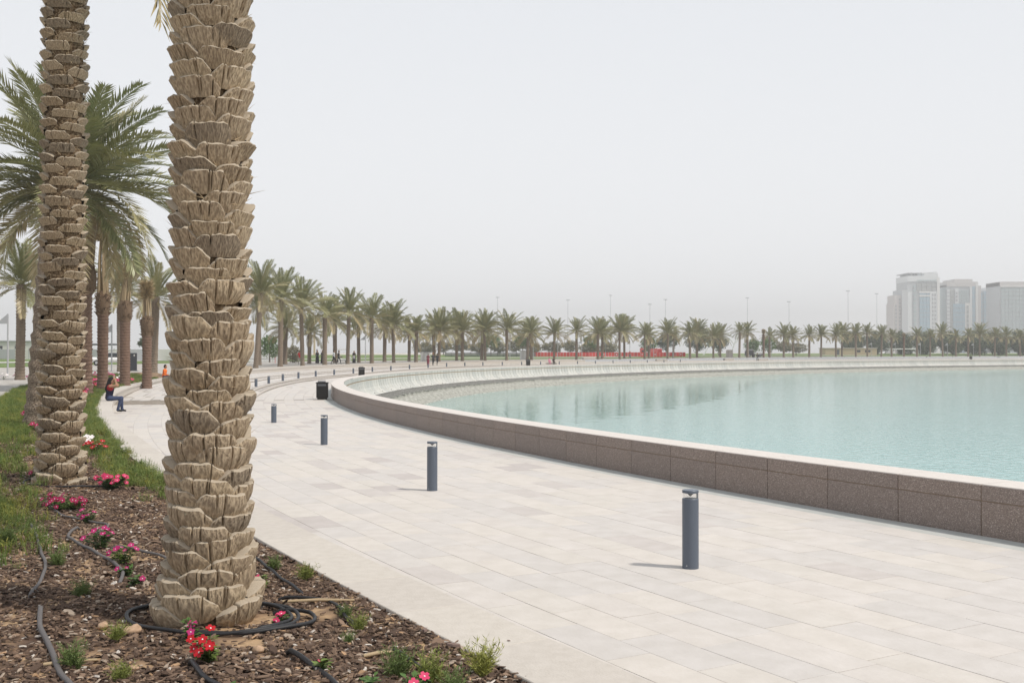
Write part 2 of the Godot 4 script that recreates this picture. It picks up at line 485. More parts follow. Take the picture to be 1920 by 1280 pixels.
func make_materials():
	var grain := tx(noise_img(3, .012, 7, 512, Color(.962, .96, .955), Color(1, 1, 1), 1, 1.5))
	var blot := tx(noise_img(5, .02, 5, 256, Color(.8, .79, .77), Color(1, 1, 1), 1, 1.4))
	var fine_n := bump_of(noise_img(7, .12, 3, 256, Color.BLACK, Color.WHITE), 2.0)
	var rough_n := bump_of(noise_img(9, .05, 5, 256, Color.BLACK, Color.WHITE), 6.0)
	# paving tones
	M.pavers = []
	for c in [[.575, .538, .509], [.562, .531, .509], [.588, .549, .513], [.548, .519, .50], [.574, .538, .502], [.525, .488, .468], [.488, .45, .434], [.582, .545, .517]]:
		M.pavers.append(mat(lin(c[0], c[1], c[2]), .8, grain, .4, fine_n, .12))
	M.paver_grey = []
	for c in [[.47, .48, .465], [.45, .465, .455], [.49, .495, .475]]:
		M.paver_grey.append(mat(lin(c[0], c[1], c[2]), .8, grain, .4, fine_n, .12))
	M.joint = mat(lin(.33, .29, .25), .95, blot, .8)
	M.pave_far = mat(lin(.585, .545, .50), .85, blot, .35)
	M.stone = mat(lin(.55, .51, .465), .8, grain, 1.1, fine_n, .25)
	M.stone_b = mat(lin(.525, .485, .445), .8, grain, 1.3, fine_n, .25)
	M.boulevard = mat(lin(.5, .475, .45), .9, blot, .2)
	var gran := speck_img(21, 512, Color(.62, .58, .56), Color(1, .99, .97), Color(.42, .39, .375), .05, .14)
	M.granite = mat(lin(.75, .69, .65), .6, tx(gran), .5, fine_n, .25, .45)
	M.granite_b = mat(lin(.71, .66, .63), .6, tx(gran), .55, fine_n, .25, .45)
	M.coping = mat(lin(.64, .595, .56), .7, grain, 1.5, fine_n, .2)
	M.mortar = mat(lin(.3, .225, .15), .95)
	var run := streak_img(31, 256, 256, .05, .006, Color(.92, .915, .905), Color(1, 1, 1))
	M.panel = []
	for c in [[.56, .56, .535], [.53, .53, .505], [.58, .575, .545], [.50, .505, .485]]:
		M.panel.append(mat(lin(c[0], c[1], c[2]), .85, tx(run) if M.panel.is_empty() else M.panel[0].albedo_texture, .35))
	M.gap = mat(lin(.12, .11, .1), .95)
	M.rock = mat(lin(.3, .295, .28), .9, tx(noise_img(41, .05, 5, 256, Color(.5, .5, .48), Color(1, 1, 1), 1, 1.6)), .4, rough_n, 1.0)
	M.ledge = mat(lin(.54, .535, .49), .9, tx(noise_img(43, .03, 5, 256, Color(.6, .6, .58), Color(1, 1, 1), 1, 1.6)), .3, rough_n, .6)
	# water
	var wim := noise_img(51, .03, 6, 1024, Color.BLACK, Color.WHITE)
	var w := StandardMaterial3D.new()
	w.albedo_color = lin(.2, .425, .415)
	w.roughness = .06
	w.metallic_specular = .5
	w.normal_enabled = true
	w.normal_texture = bump_of(wim, 3.0)
	w.normal_scale = .48
	w.uv1_triplanar = true; w.uv1_world_triplanar = true
	w.uv1_scale = Vector3(.06, .06, .06)
	M.water = w
	var w2: StandardMaterial3D = w.duplicate()
	w2.normal_scale = .15
	w2.uv1_scale = Vector3(.03, .03, .03)
	M.water_calm = w2
	# earth
	var soil := noise_img(61, .012, 5, 512, Color(.34, .27, .235), Color(.74, .645, .53), 1, 2.6)
	M.soil = mat(lin(.78, .72, .66), .95, tx(soil), .22, rough_n, .8)
	M.lawn = mat(lin(.17, .235, .07), .95, tx(noise_img(63, .04, 5, 256, Color(.7, .75, .6), Color(1, 1, 1))), .1)
	M.sand = mat(lin(.62, .585, .53), .95, blot, .02)
	M.path = mat(lin(.52, .5, .47), .9)
	# palm wood
	var wood := streak_img(71, 256, 256, .15, .011, Color(.76, .735, .71), Color(1, .985, .96))
	var wood_n := bump_of(streak_img(71, 256, 256, .15, .011, Color.BLACK, Color.WHITE), 4.0)
	M.boots = []
	for c in [[.45, .365, .265], [.52, .43, .32], [.345, .29, .225], [.56, .465, .34]]:
		var m := mat(lin(c[0], c[1], c[2]), .9)
		m.albedo_texture = tx(wood) if M.boots.is_empty() else M.boots[0].albedo_texture
		m.normal_enabled = true
		m.normal_texture = wood_n
		m.normal_scale = .5
		M.boots.append(m)
	M.boot_cut = mat(lin(.43, .365, .285), .95, grain, 9.0, rough_n, .8)
	M.fibre = mat(lin(.32, .24, .155), .98, tx(noise_img(73, .05, 5, 256, Color(.45, .4, .35), Color(1, 1, 1), 1, 1.7)), 2.2, rough_n, 1.4)
	M.trunk = mat(lin(.40, .325, .25), .95, tx(noise_img(75, .06, 4, 256, Color(.5, .47, .45), Color(1, 1, 1), 1, 1.6)), 1.6, rough_n, .7)
	M.trunk_red = mat(lin(.33, .22, .165), .95, M.trunk.albedo_texture, 1.6, rough_n, .7)
	M.sheath = mat(lin(.32, .225, .15), .98, M.trunk.albedo_texture, 3.0, rough_n, 1.2)
	M.petiole = mat(lin(.42, .32, .20), .9)
	M.dry = leafy(.36, .27, .15, .12)
	M.fronds = [frond_mat(.23, .235, .105), frond_mat(.285, .275, .13), frond_mat(.335, .30, .155), frond_mat(.40, .325, .18)]
	M.leaf = leafy(.075, .14, .035, .25)
	M.leaf_light = leafy(.15, .21, .05, .25)
	M.grass = leafy(.16, .2, .06, .25)
	M.chip = mat(Color.WHITE, .9)
	M.hose = mat(lin(.022, .022, .025), .5, grain, 6.0)
	M.hose_grey = mat(lin(.13, .12, .12), .7, grain, 6.0)
	M.pebble = mat(lin(.55, .38, .26), .85, blot, 6.0)
	M.petals = {"crimson": leafy(.33, .008, .07, .12), "red": leafy(.42, .006, .014, .12), "pink": leafy(.58, .04, .13, .12), "rose": leafy(.40, .015, .13, .12), "white": leafy(.8, .74, .74, .15)}
	M.flower_eye = mat(lin(.85, .8, .78), .8)
	M.steel = mat(lin(.095, .115, .15), .42, null, 1.0, null, 1.0, .5)
	M.steel_dark = mat(lin(.02, .02, .025), .5)
	M.black = mat(lin(.012, .010, .010), .45)
	M.tyre = mat(lin(.02, .02, .02), .8)
	M.white = mat(lin(.75, .75, .74), .6)
	M.offwhite = mat(lin(.62, .61, .58), .7)
	M.lamp_grey = mat(lin(.42, .43, .44), .5)
	M.mast = mat(lin(.42, .43, .44), .5)
	M.red = mat(lin(.62, .05, .045), .6)
	M.red_b = mat(lin(.5, .035, .04), .6)
	M.pink_red = mat(lin(.62, .13, .13), .6)
	M.yellow = mat(lin(.65, .43, .05), .5)
	M.orange = mat(lin(.72, .17, .02), .6)
	M.charcoal = mat(lin(.055, .06, .07), .6)
	M.slate = mat(lin(.12, .125, .135), .7)
	M.tan = mat(lin(.52, .42, .29), .85)
	M.body = mat(Color.WHITE, .8)
	M.tower = {"grey": mat(lin(.50, .525, .54), .8), "beige": mat(lin(.58, .555, .54), .85), "pale": mat(lin(.70, .725, .735), .75), "white": mat(lin(.74, .74, .72), .7), "dim": mat(lin(.36, .375, .385), .5), "smoke": mat(lin(.36, .38, .375), .3), "glass": mat(lin(.42, .50, .51), .2), "greyglass": mat(lin(.40, .47, .48), .25), "blue": mat(lin(.33, .46, .54), .2)}
	var g := StandardMaterial3D.new()
	g.albedo_color = Color(.95, .97, .97, .12)
	g.transparency = BaseMaterial3D.TRANSPARENCY_ALPHA
	g.roughness = .02
	M.glass = g
	M.dark_glass = mat(lin(.03, .035, .04), .1, null, 1, null, 1, .6)

func frond_mat(r: float, g: float, b: float) -> StandardMaterial3D:
	var m := leafy(r, g, b, .25)
	m.roughness = .42
	m.metallic_specular = .5
	return m

func leafy(r: float, g: float, b: float, back: float) -> StandardMaterial3D:
	var m := mat(lin(r, g, b), .6)
	m.backlight_enabled = true
	m.backlight = Color(back * 1.0, back * 1.1, back * .6)
	return m

# ---------- quay: promenade, steps, bench, wall, sea wall
func in_view(p: Vector3) -> bool:
	var d := -p.z
	return d > 2.0 and absf(p.x / d) < .50 and (EYE - p.y) / d < .316

func build_ground():
	var ss := steps(-40, 46, 1.0) + steps(46.5, 110, .75) + steps(111, 400, 2.0)
	# paving bed with its risers
	var b := MB.new()
	ribbon(b, ss, func(s):
		var p := ip(PAVE_Y, s)
		var h := ip(RISE_LOW, s)
		var g := ip(RISE_HIGH, s)
		var o1 := ip(STEP_LOW, s)
		var o3 := ip(STEP_HIGH, s)
		var dn := .0045
		return [Vector2(-.3, p - dn), Vector2(o1, p - dn), Vector2(o1, p + h - dn), Vector2(o1 + .45, p + h - dn), Vector2(o1 + .45, p + 2 * h - dn), Vector2(o3, p + 2 * h - dn), Vector2(o3, p + 2 * h + g - dn), Vector2(o3 + .85, p + 2 * h + g - dn), Vector2(o3 + .85, p + 2 * h + 2 * g - dn), Vector2(ip(BENCH, s) + .08, ip(FOOT_Y, s) - dn)])
	var pave := struct("promenade", b.mesh(M.joint))
	# slabs: the nearest 300 are pieces of their own, the others one mesh
	var big := MB.new()
	bx(big, tf(Vector3(0, -.04, 0)), Vector3(.914, .08, .3995), .0014)
	var slab := big.mesh(null)
	var wide := MB.new()
	bx(wide, tf(Vector3(0, -.04, 0)), Vector3(1.114, .08, .455), .004)
	var slab_w := wide.mesh(null)
	var rest := MB.new()
	var single := 0
	var far := MB.new()
	for course in 30:
		var o0 := .012
		var o1 := .47
		if course > 0 and course < 8:
			o0 = .47 + (course - 1) * .4543; o1 = o0 + .4543
		elif course == 8:
			o0 = 3.65; o1 = 4.1
		elif course > 8:
			o0 = 4.1 + (course - 9) * .4055; o1 = o0 + .4055
		var s := -14.0 + rng.randf() * .9
		while s < 47.0:
			var ln := 1.12 if course == 0 else rng.randf_range(.78, 1.02)
			var om := (o0 + o1) * .5
			var e := ip(BENCH, s) + .02
			if o0 > e:
				s += 1.0
				continue
			var p := q(s + ln * .5, om, -.45)
			var tone := rng.randi() % 8
			if rng.randf() < .55: tone = tone % 5
			var m: Material = M.paver_grey[rng.randi() % 3] if course == 0 else M.pavers[tone]
			var t := Transform3D(qb(s + ln * .5) * Basis.from_scale(Vector3(1, 1, 1)), p + Vector3(0, rng.randf_range(-.0012, .0012), 0))
			var lo := ln * (1.0 + ip(CURVE, s) * om)
			var sz := Vector3((lo - .0065) / .914, 1, (o1 - o0 - .0045) / .3995)
			if single < 300 and in_view(p) and -p.z < 21.6:
				part(pave, "paving_slab", slab, t.scaled_local(sz), m)
				single += 1
			else:
				rest.col = m.albedo_color.srgb_to_linear()
				bx(rest, t, Vector3(lo - .0065, .05, o1 - o0 - .0045).abs(), .0)
			s += ln
	print("slabs ", single)
	var rm := mat(Color.WHITE, .8, M.pavers[0].albedo_texture, .4, M.pavers[0].normal_texture, .12)
	for k in range(0, rest.v.size()):
		rest.v[k].y -= .025
	var r := part(pave, "distant_slabs", rest.mesh(rm))
	r.set_meta("kind", "stuff")
	# slabs on the terraces further on: thin sheets over the bed
	var s2 := 47.0
	while s2 < 120.0:
		var ds := .95
		var o1 := ip(STEP_LOW, s2)
		var o3 := ip(STEP_HIGH, s2)
		var edges := [.02]
		for seg in [[.02, o1], [o1, o1 + .45], [o1 + .45, o3], [o3, o3 + .85], [o3 + .85, ip(BENCH, s2)]]:
			var n := maxi(1, int(round((seg[1] - seg[0]) / .45)))
			for k in n:
				var a := lerpf(seg[0], seg[1], float(k) / n)
				var z := lerpf(seg[0], seg[1], float(k + 1) / n)
				var c: Color = (M.paver_grey[rng.randi() % 3] if a < .3 else M.pavers[rng.randi() % (5 if rng.randf() < .7 else 8)]).albedo_color.srgb_to_linear()
				far.col = c
				var sh := rng.randf_range(-.02, .02)
				var q0 := s2 + (.475 if k % 2 else 0.0)
				far.quad(q(q0 + .004, a + .006, ground_y(q0, a + .01)), q(q0 + ds - .004, a + .006, ground_y(q0 + ds, a + .01)), q(q0 + ds - .004, z - .004, ground_y(q0 + ds, z - .01)), q(q0 + .004, z - .004, ground_y(q0, z - .01)))
		s2 += ds
	r = part(pave, "terrace_slabs", far.mesh(rm))
	r.set_meta("kind", "stuff")
	var fb := MB.new()
	ribbon(fb, steps(119.5, 400, 2.0), func(s): return [Vector2(.01, ip(PAVE_Y, s)), Vector2(ip(STEP_LOW, s) - .02, ip(PAVE_Y, s))])
	ribbon(fb, steps(119.5, 400, 2.0), func(s): return [Vector2(ip(STEP_LOW, s) + .47, ground_y(s, ip(STEP_LOW, s) + .5)), Vector2(ip(STEP_HIGH, s) - .02, ground_y(s, ip(STEP_HIGH, s) - .05))])
	ribbon(fb, steps(119.5, 400, 2.0), func(s): return [Vector2(ip(STEP_HIGH, s) + .9, ground_y(s, ip(STEP_HIGH, s) + .9)), Vector2(ip(BENCH, s) - .01, ip(FOOT_Y, s))])
	part(pave, "far_paving", fb.mesh(M.pave_far))
	# pale nosings with a brown-stained riser below them
	var rb := MB.new()
	for k in 4:
		ribbon(rb, steps(45, 150, .75), func(s):
			var o: float = [ip(STEP_LOW, s), ip(STEP_LOW, s) + .45, ip(STEP_HIGH, s), ip(STEP_HIGH, s) + .85][k]
			var y0 := ground_y(s, o - .01)
			var y1 := ground_y(s, o + .01)
			return [Vector2(o - .004, y0), Vector2(o - .004, maxf(y0, y1 - .035)), Vector2(o - .03, maxf(y0, y1 - .035)), Vector2(o - .03, y1 + .003), Vector2(o + .1, y1 + .003)])
	part(pave, "step_edges", rb.mesh(M.stone_b))
	# boulevard, lawn, land
	b = MB.new()
	ribbon(b, steps(-60, 540, 4.0), func(s): return [Vector2(land_in(s), ip(LAND_Y, s)), Vector2(lawn_in(s), ip(LAND_Y, s))])
	struct("boulevard", b.mesh(M.boulevard))
	b = MB.new()
	ribbon(b, steps(-60, 540, 4.0), func(s):
		var l := lawn_in(s)
		var y := ip(LAND_Y, s)
		return [Vector2(l, y), Vector2(l, y + .06), Vector2(l + 4, y + .08), Vector2(l + 20, y + .3), Vector2(l + 60, y + .75)])
	struct("lawn", b.mesh(M.lawn))
	b = MB.new()
	ribbon(b, steps(40, 330, 3.0), func(s):
		var l := lawn_in(s)
		var y := ip(LAND_Y, s)
		return [Vector2(l + 11, y + .21), Vector2(l + 15, y + .27)])
	struct("path", b.mesh(M.path))
	b = MB.new()
	ribbon(b, steps(-60, 540, 6.0), func(s):
		var l := lawn_in(s) + 60
		var y := ip(LAND_Y, s) + .74
		return [Vector2(l, y), Vector2(l + 100, y + .1), Vector2(l + 500, y + .1), Vector2(l + 1300, y + .1)])
	struct("ground", b.mesh(M.sand))
	# the bay
	b = MB.new()
	# sheltered water lies calm under the quay, the open part is ruffled by the wind
	var shore := [[9.0, 60.0], [6.0, -30.0], [2.5, -62.0], [6.4, -68.0], [14.4, -85.0], [22.0, -106.0], [36.8, -157.0], [52.0, -202.0], [75.0, -250.0], [95.0, -300.0], [110.0, -420.0]]
	var calm := MB.new()
	var fn := FastNoiseLite.new()
	fn.seed = 6; fn.frequency = .35
	var pl := Vector3.ZERO
	for k in shore.size() - 1:
		for j in 40:
			var t := j / 40.0
			var z := lerpf(shore[k][1], shore[k + 1][1], t)
			var p := Vector3(lerpf(shore[k][0], shore[k + 1][0], t) + fn.get_noise_1d(z) * 2.4 + fn.get_noise_1d(z * 4.0 + 70) * .9, WATER, z)
			if k + j > 0:
				b.quad(Vector3(900, WATER, pl.z), Vector3(900, WATER, p.z), p, pl)
				calm.quad(pl, p, Vector3(-60, WATER, p.z), Vector3(-60, WATER, pl.z))
			pl = p
	var wm := b.mesh(M.water)
	calm.into(wm, M.water_calm)
	struct("water", wm)

func build_bench():
	var t := thing("kerb_bench", "long pale stone kerb bench curving along the planted bed", "bench")
	# riser
	var b := MB.new()
	ribbon(b, steps(-14, 60, 1.0) + steps(60.5, 190, 1.0), func(s):
		var e := ip(BENCH, s) + .04
		return [Vector2(e, ip(FOOT_Y, s) - .02), Vector2(e, ip(BENCH_Y, s) - .085)])
	part(t, "riser", b.mesh(M.stone))
	b = MB.new()
	ribbon(b, steps(-14, 72, 1.0), func(s):
		var e := ip(BENCH, s) + .545
		return [Vector2(e, ip(BENCH_Y, s) - .085), Vector2(e, ip(BENCH_Y, s) - .3)])
	part(t, "back_face", b.mesh(M.stone))
	var s := -13.5
	while s < 66.0:
		var e := ip(BENCH, s + .5)
		var y := ip(BENCH_Y, s + .5)
		var a := q(s, ip(BENCH, s) + .27, y - .05)
		var z := q(s + 1.0, ip(BENCH, s + 1.0) + .27, y - .05)
		var d := (z - a)
		d.y = 0
		var bs := Basis(d.normalized(), Vector3.UP, d.normalized().cross(Vector3.UP))
		var m := MB.new()
		bx(m, Transform3D.IDENTITY, Vector3(d.length() - .008, .1, .55), .005)
		part(t, "seat_slab", m.mesh([M.stone, M.stone_b][rng.randi() % 2]), Transform3D(bs, (a + z) * .5))
		s += 1.0
	b = MB.new()
	ribbon(b, steps(66, 190, 1.0), func(s3):
		var e := ip(BENCH, s3)
		var y := ip(BENCH_Y, s3)
		return [Vector2(e + .04, y - .1), Vector2(e, y - .1), Vector2(e, y), Vector2(e + .55, y), Vector2(e + .55, y - .2)])
	part(t, "far_seat", b.mesh(M.stone))

func build_wall():
	var t := thing("parapet_wall", "low granite parapet wall with pale flat top beside the water", "wall")
	var core := MB.new()
	ribbon(core, steps(-14, 60, 1.0) + steps(61, 420, 2.0), func(s):
		var y := ip(CAP_Y, s) - .012
		return [Vector2(-.64, -1.2), Vector2(-.64, y), Vector2(-.012, y), Vector2(-.012, minf(ip(PAVE_Y, s) - .1, y))])
	part(t, "mortar_core", core.mesh(M.mortar))
	var ln := 1.252
	var s := 8.45 - 17 * ln
	var k := 0
	while s < 66.0:
		var a := q(s, 0, 0)
		var z := q(s + ln, 0, 0)
		var d := z - a
		var bs := Basis(d.normalized(), Vector3.UP, d.normalized().cross(Vector3.UP))
		var mid := (a + z) * .5
		var top := ip(CAP_Y, s)
		var foot := ip(PAVE_Y, s + .6)
		var hh := .197
		# upper stone: face and light top are two finishes of one block
		var am := ArrayMesh.new()
		var f := MB.new()
		bx(f, tf(Vector3(0, -hh * .5 - .001, .325)), Vector3(ln - .010, hh - .012, .65), .004)
		f.into(am, [M.granite, M.granite_b][k % 2])
		part(t, "coping_stone", am, Transform3D(bs, mid + Vector3(0, top - .004, 0)))
		var cp := MB.new()
		bx(cp, tf(Vector3(0, -.006, .325)), Vector3(ln - .016, .014, .64))
		part(t, "coping_top", cp.mesh(M.coping), Transform3D(bs, mid + Vector3(0, top, 0)))
		f = MB.new()
		var fh := top - hh - foot + .03
		bx(f, tf(Vector3(0, -fh * .5, .1)), Vector3(ln - .010, fh - .008, .2), .004)
		part(t, "wall_stone", f.mesh([M.granite_b, M.granite][(k / 2) % 2]), Transform3D(bs, mid + Vector3(0, top - hh - .004, 0)))
		s += ln
		k += 1
	var b := MB.new()
	ribbon(b, steps(s, 420, 2.0), func(s3):
		var y := ip(CAP_Y, s3)
		return [Vector2(-.66, y - .1), Vector2(-.66, y), Vector2(0, y), Vector2(0, y - .7)])
	part(t, "far_coping", b.mesh(M.coping))
	# sea wall under it
	var w := thing("sea_wall", "curved pale concrete sea wall of ribbed panels above the water", "sea wall")
	b = MB.new()
	ribbon(b, steps(-14, 60, 1.0) + steps(61, 420, 2.0), func(s3):
		var y := ip(CAP_Y, s3)
		return [Vector2(-1.45, y - 1.6), Vector2(-1.25, y - 1.4), Vector2(-.85, y - 1.18), Vector2(-.66, y - .9), Vector2(-.58, y - .6), Vector2(-.56, y - .1)])
	part(w, "backing", b.mesh(M.gap))
	var prof := [Vector2(.0, -.03), Vector2(.0, -.3), Vector2(-.05, -.325), Vector2(-.05, -.36), Vector2(-.0, -.39), Vector2(.02, -.6), Vector2(.09, -.88), Vector2(.28, -1.16), Vector2(.68, -1.4)]
	var pm := MB.new()
	for j in prof.size() - 1:
		var a: Vector2 = prof[j]
		var z: Vector2 = prof[j + 1]
		pm.quad(Vector3(-.466, z.y, z.x), Vector3(.466, z.y, z.x), Vector3(.466, a.y, a.x), Vector3(-.466, a.y, a.x))
		for e in [-.466, .466]:
			pm.quad(Vector3(e, z.y, z.x), Vector3(e, a.y, a.x), Vector3(e, a.y, a.x - .08), Vector3(e, z.y, z.x - .08))
	var panel := pm.mesh(null)
	var hm := MB.new()
	lathe(hm, [[.0, .0], [.045, .0], [.045, .03], [.0, .03]], 8)
	var s4 := 48.0
	var count := 0
	while count < 292:
		var L := 1.0
		part(w, "panel", panel, Transform3D(qb(s4 + .5), q(s4 + .5, -.655, ip(CAP_Y, s4))), M.panel[rng.randi() % 4])
		s4 += L
		count += 1
	b = MB.new()
	ribbon(b, steps(-14, 48, 1.0) + [48.0], func(s3):
		var r := []
		for j in range(prof.size() - 1, -1, -1):
			r.append(Vector2(-.655 - prof[j].x, ip(CAP_Y, s3) + prof[j].y))
		return r)
	ribbon(b, steps(340, 420, 2.0), func(s3):
		var r := []
		for j in range(prof.size() - 1, -1, -1):
			r.append(Vector2(-.655 - prof[j].x, ip(CAP_Y, s3) + prof[j].y))
		return r)
	part(w, "plain_face", b.mesh(M.panel[0]))
	var dr := hm.mesh(M.gap)
	for j in 70:
		var sd := 51.0 + j * 4.0
		part(w, "drain_hole", dr, Transform3D(qb(sd) * Basis(Vector3.RIGHT, .9), q(sd, -1.15, ip(CAP_Y, sd) - 1.29)))
	# footing: a dark rubble berm and a pale slab edge
	var n1 := FastNoiseLite.new()
	n1.seed = 4; n1.frequency = .9
	b = MB.new()
	ribbon(b, steps(-14, 130, .5) + steps(131, 420, 1.0), func(s3):
		var y := ip(CAP_Y, s3)
		var r := []
		for j in 9:
			var f := 1.0 - j / 8.0
			var jag := n1.get_noise_2d(s3 * 1.3, j * 3.1)
			r.append(Vector2(-.655 - lerpf(.62, 1.5, f) - jag * .1, y + lerpf(-1.40, -1.7, f) + n1.get_noise_2d(s3 * 1.6, 40 + j * 3.7) * .1))
		return r)
	part(w, "rubble_berm", b.mesh(M.rock)).set_meta("kind", "stuff")
	b = MB.new()
	ribbon(b, steps(-14, 130, .5) + steps(131, 420, 1.0), func(s3):
		var y := ip(CAP_Y, s3)
		var j2 := n1.get_noise_2d(s3 * .8, 90) * .08
		return [Vector2(-3.9 - j2, y - 2.8), Vector2(-3.7 - j2, y - 2.46), Vector2(-3.2 - j2, y - 2.34), Vector2(-2.9, y - 2.1 + j2 * .3), Vector2(-2.15, y - 1.86 + j2 * .5), Vector2(-2.1, y - 1.66)])
	part(w, "footing", b.mesh(M.ledge))

# ---------- palms
func frond_mesh(droop: float, sd: int, pairs: int, wd: float) -> ArrayMesh:
	var r := RandomNumberGenerator.new()
	r.seed = sd
	var b := MB.new()
	var n := 14
	var L := 3.0
	var pos := [Vector3.ZERO]
	var tan := []
	var twist := r.randf_range(-.25, .25)
	for k in n:
		var t := (k + .5) / n
		var a := -droop * pow(t, 1.5)
		var d := Vector3(cos(a), sin(a), twist * t * .5).normalized()
		tan.append(d)
		pos.append(pos[k] + d * (L / n))
	tan.append(tan[n - 1])
	var rad := []
	for k in n + 1:
		rad.append(lerpf(.032, .006, pow(float(k) / n, .6)))
	tube(b, pos, rad, 4, false)
	for k in pairs:
		var t := .14 + .86 * (k + r.randf() * .4) / pairs
		var f := minf(t * n, n - .001)
		var j := int(f)
		var base: Vector3 = pos[j].lerp(pos[j + 1], f - j)
		var T: Vector3 = tan[j]
		var side0 := Vector3(0, 0, 1)
		var N := side0.cross(T).normalized()
		var ln := .52 * pow(sin(PI * clampf(.1 + .86 * t, 0, 1)), .55) * r.randf_range(.8, 1.1) + .06
		for sg in [-1.0, 1.0]:
			var d = (T * (.55 + .35 * t) + side0 * sg * .75 + N * r.randf_range(.05, .5)).normalized()
			var e: Vector3 = base + d * ln + Vector3(0, -.12 * ln, 0)
			var mid: Vector3 = base.lerp(e, .4) + Vector3(0, .03 * ln, 0)
			var w := N.cross(d).normalized() * wd
			b.tri(base, mid + w, e)
			b.tri(base, e, mid - w)
	return b.mesh(null)

# trunk clad in worn leaf scars, one surface
func trunk_mesh(H: float, R: float, row: float, around: int, sd: int, m: Material) -> ArrayMesh:
	var f := FastNoiseLite.new()
	f.seed = sd; f.frequency = 1.7
	var b := MB.new()
	var nu := 31
	var nv := int(H / row * 4) + 1
	var p := PackedVector3Array()
	for k in nv:
		var y := H * k / (nv - 1)
		var fl := 1.0 + .22 * exp(-y * 3.0) + .05 * exp(-pow((y - H) * 1.5, 2))
		for j in nu:
			var a := -TAU * j / (nu - 1)
			var rr := y / row
			var kk := int(floor(rr))
			var u := fposmod(float(j) / (nu - 1) * around + (.5 if kk % 2 else 0.0) + f.get_noise_1d(kk * 7.0) * .4, 1.0)
			var vv := rr - kk
			var bump := pow(vv, 1.3) * (1.0 - pow(absf(2 * u - 1), 3.0)) * (0.7 + .5 * f.get_noise_2d(floor(u + j * .2) * 3.0, kk * 5.0))
			var rad := R * fl * (.9 + .05 * f.get_noise_3d(cos(a), y * .4, sin(a))) + .075 * bump * (R / .25)
			p.append(Vector3(cos(a) * rad, y, sin(a) * rad))
	b.grid(p, nu, nv, Vector2(1, 1), true)
	return b.mesh(m)

func crown(root: Node3D, top: Vector3, reach: float, n: int, sd: int, e_hi: float, e_lo: float, wind: float, dry_share := .12):
	var r := RandomNumberGenerator.new()
	r.seed = sd
	var a := r.randf() * TAU
	for k in n:
		var t := float(k) / (n - 1)
		a += 2.39996 + r.randf_range(-.2, .2)
		var el := lerpf(e_hi, e_lo, pow(t, 1.05)) + r.randf_range(-.12, .12)
		var kind := 0 if t < .3 else (1 if t < .62 else 2)
		if r.randf() < .2: kind = (kind + 1) % 3
		var mi := 0 if t < .35 else (1 if t < .7 else 2)
		if r.randf() < .25: mi = r.randi() % 3
		if t > 1.0 - dry_share and r.randf() < .6: mi = 3
		var sc := reach / 2.9 * r.randf_range(.85, 1.1) * (1.0 if t > .1 else .85)
		var bs := Basis(Vector3.FORWARD, wind) * Basis(Vector3.UP, a) * Basis(Vector3(0, 0, 1), el) * Basis(Vector3.RIGHT, r.randf_range(-.4, .4))
		part(root, "frond", frond_meshes[kind * 2 + (r.randi() % 2)], Transform3D(bs.scaled(Vector3(sc, sc, sc)), top + Vector3(cos(a) * .06, -.25 * t, -sin(a) * .06)), M.fronds[mi])

func collar(b: MB, y0: float, h: float, R: float, sd: int):
	var r := RandomNumberGenerator.new()
	r.seed = sd
	for k in 150:
		var a := r.randf() * TAU
		var y := y0 + r.randf() * h
		var o := Vector3(cos(a) * R, y, sin(a) * R)
		var out := Vector3(cos(a + r.randf_range(-.6, .6)), r.randf_range(.2, 1.6), sin(a + r.randf_range(-.6, .6))).normalized()
		tube(b, [o - out * .05, o + out * r.randf_range(.06, .17)], [.045, .012], 4, true)

func plain_palm(at: Vector3, H: float, reach: float, sd: int, label: String, lean: float, n := 40) -> Node3D:
	var root := thing("date_palm", label, "palm tree", at, 0, "date palms round the bay")
	var v := sd % 3
	var g := Basis(Vector3.FORWARD, lean + .022 * sin(sd * 2.3)) * Basis(Vector3.RIGHT, .03 * sin(sd * 1.1))
	var k := H / 6.0
	part(root, "trunk", trunk_meshes[v], Transform3D(g * Basis(Vector3.UP, sd * 1.7) * Basis.from_scale(Vector3(.9 + .06 * (sd % 4), k, .9 + .06 * (sd % 4))), Vector3(0, -.03, 0)))
	crown(root, g * Vector3(0, H + .05, 0), reach, n + (sd * 7) % 15 - 7, sd, 1.45, -.2 - .1 * (sd % 4), .1 + .06 * sin(sd * 3.7), .08 + .05 * (sd % 3))
	return root

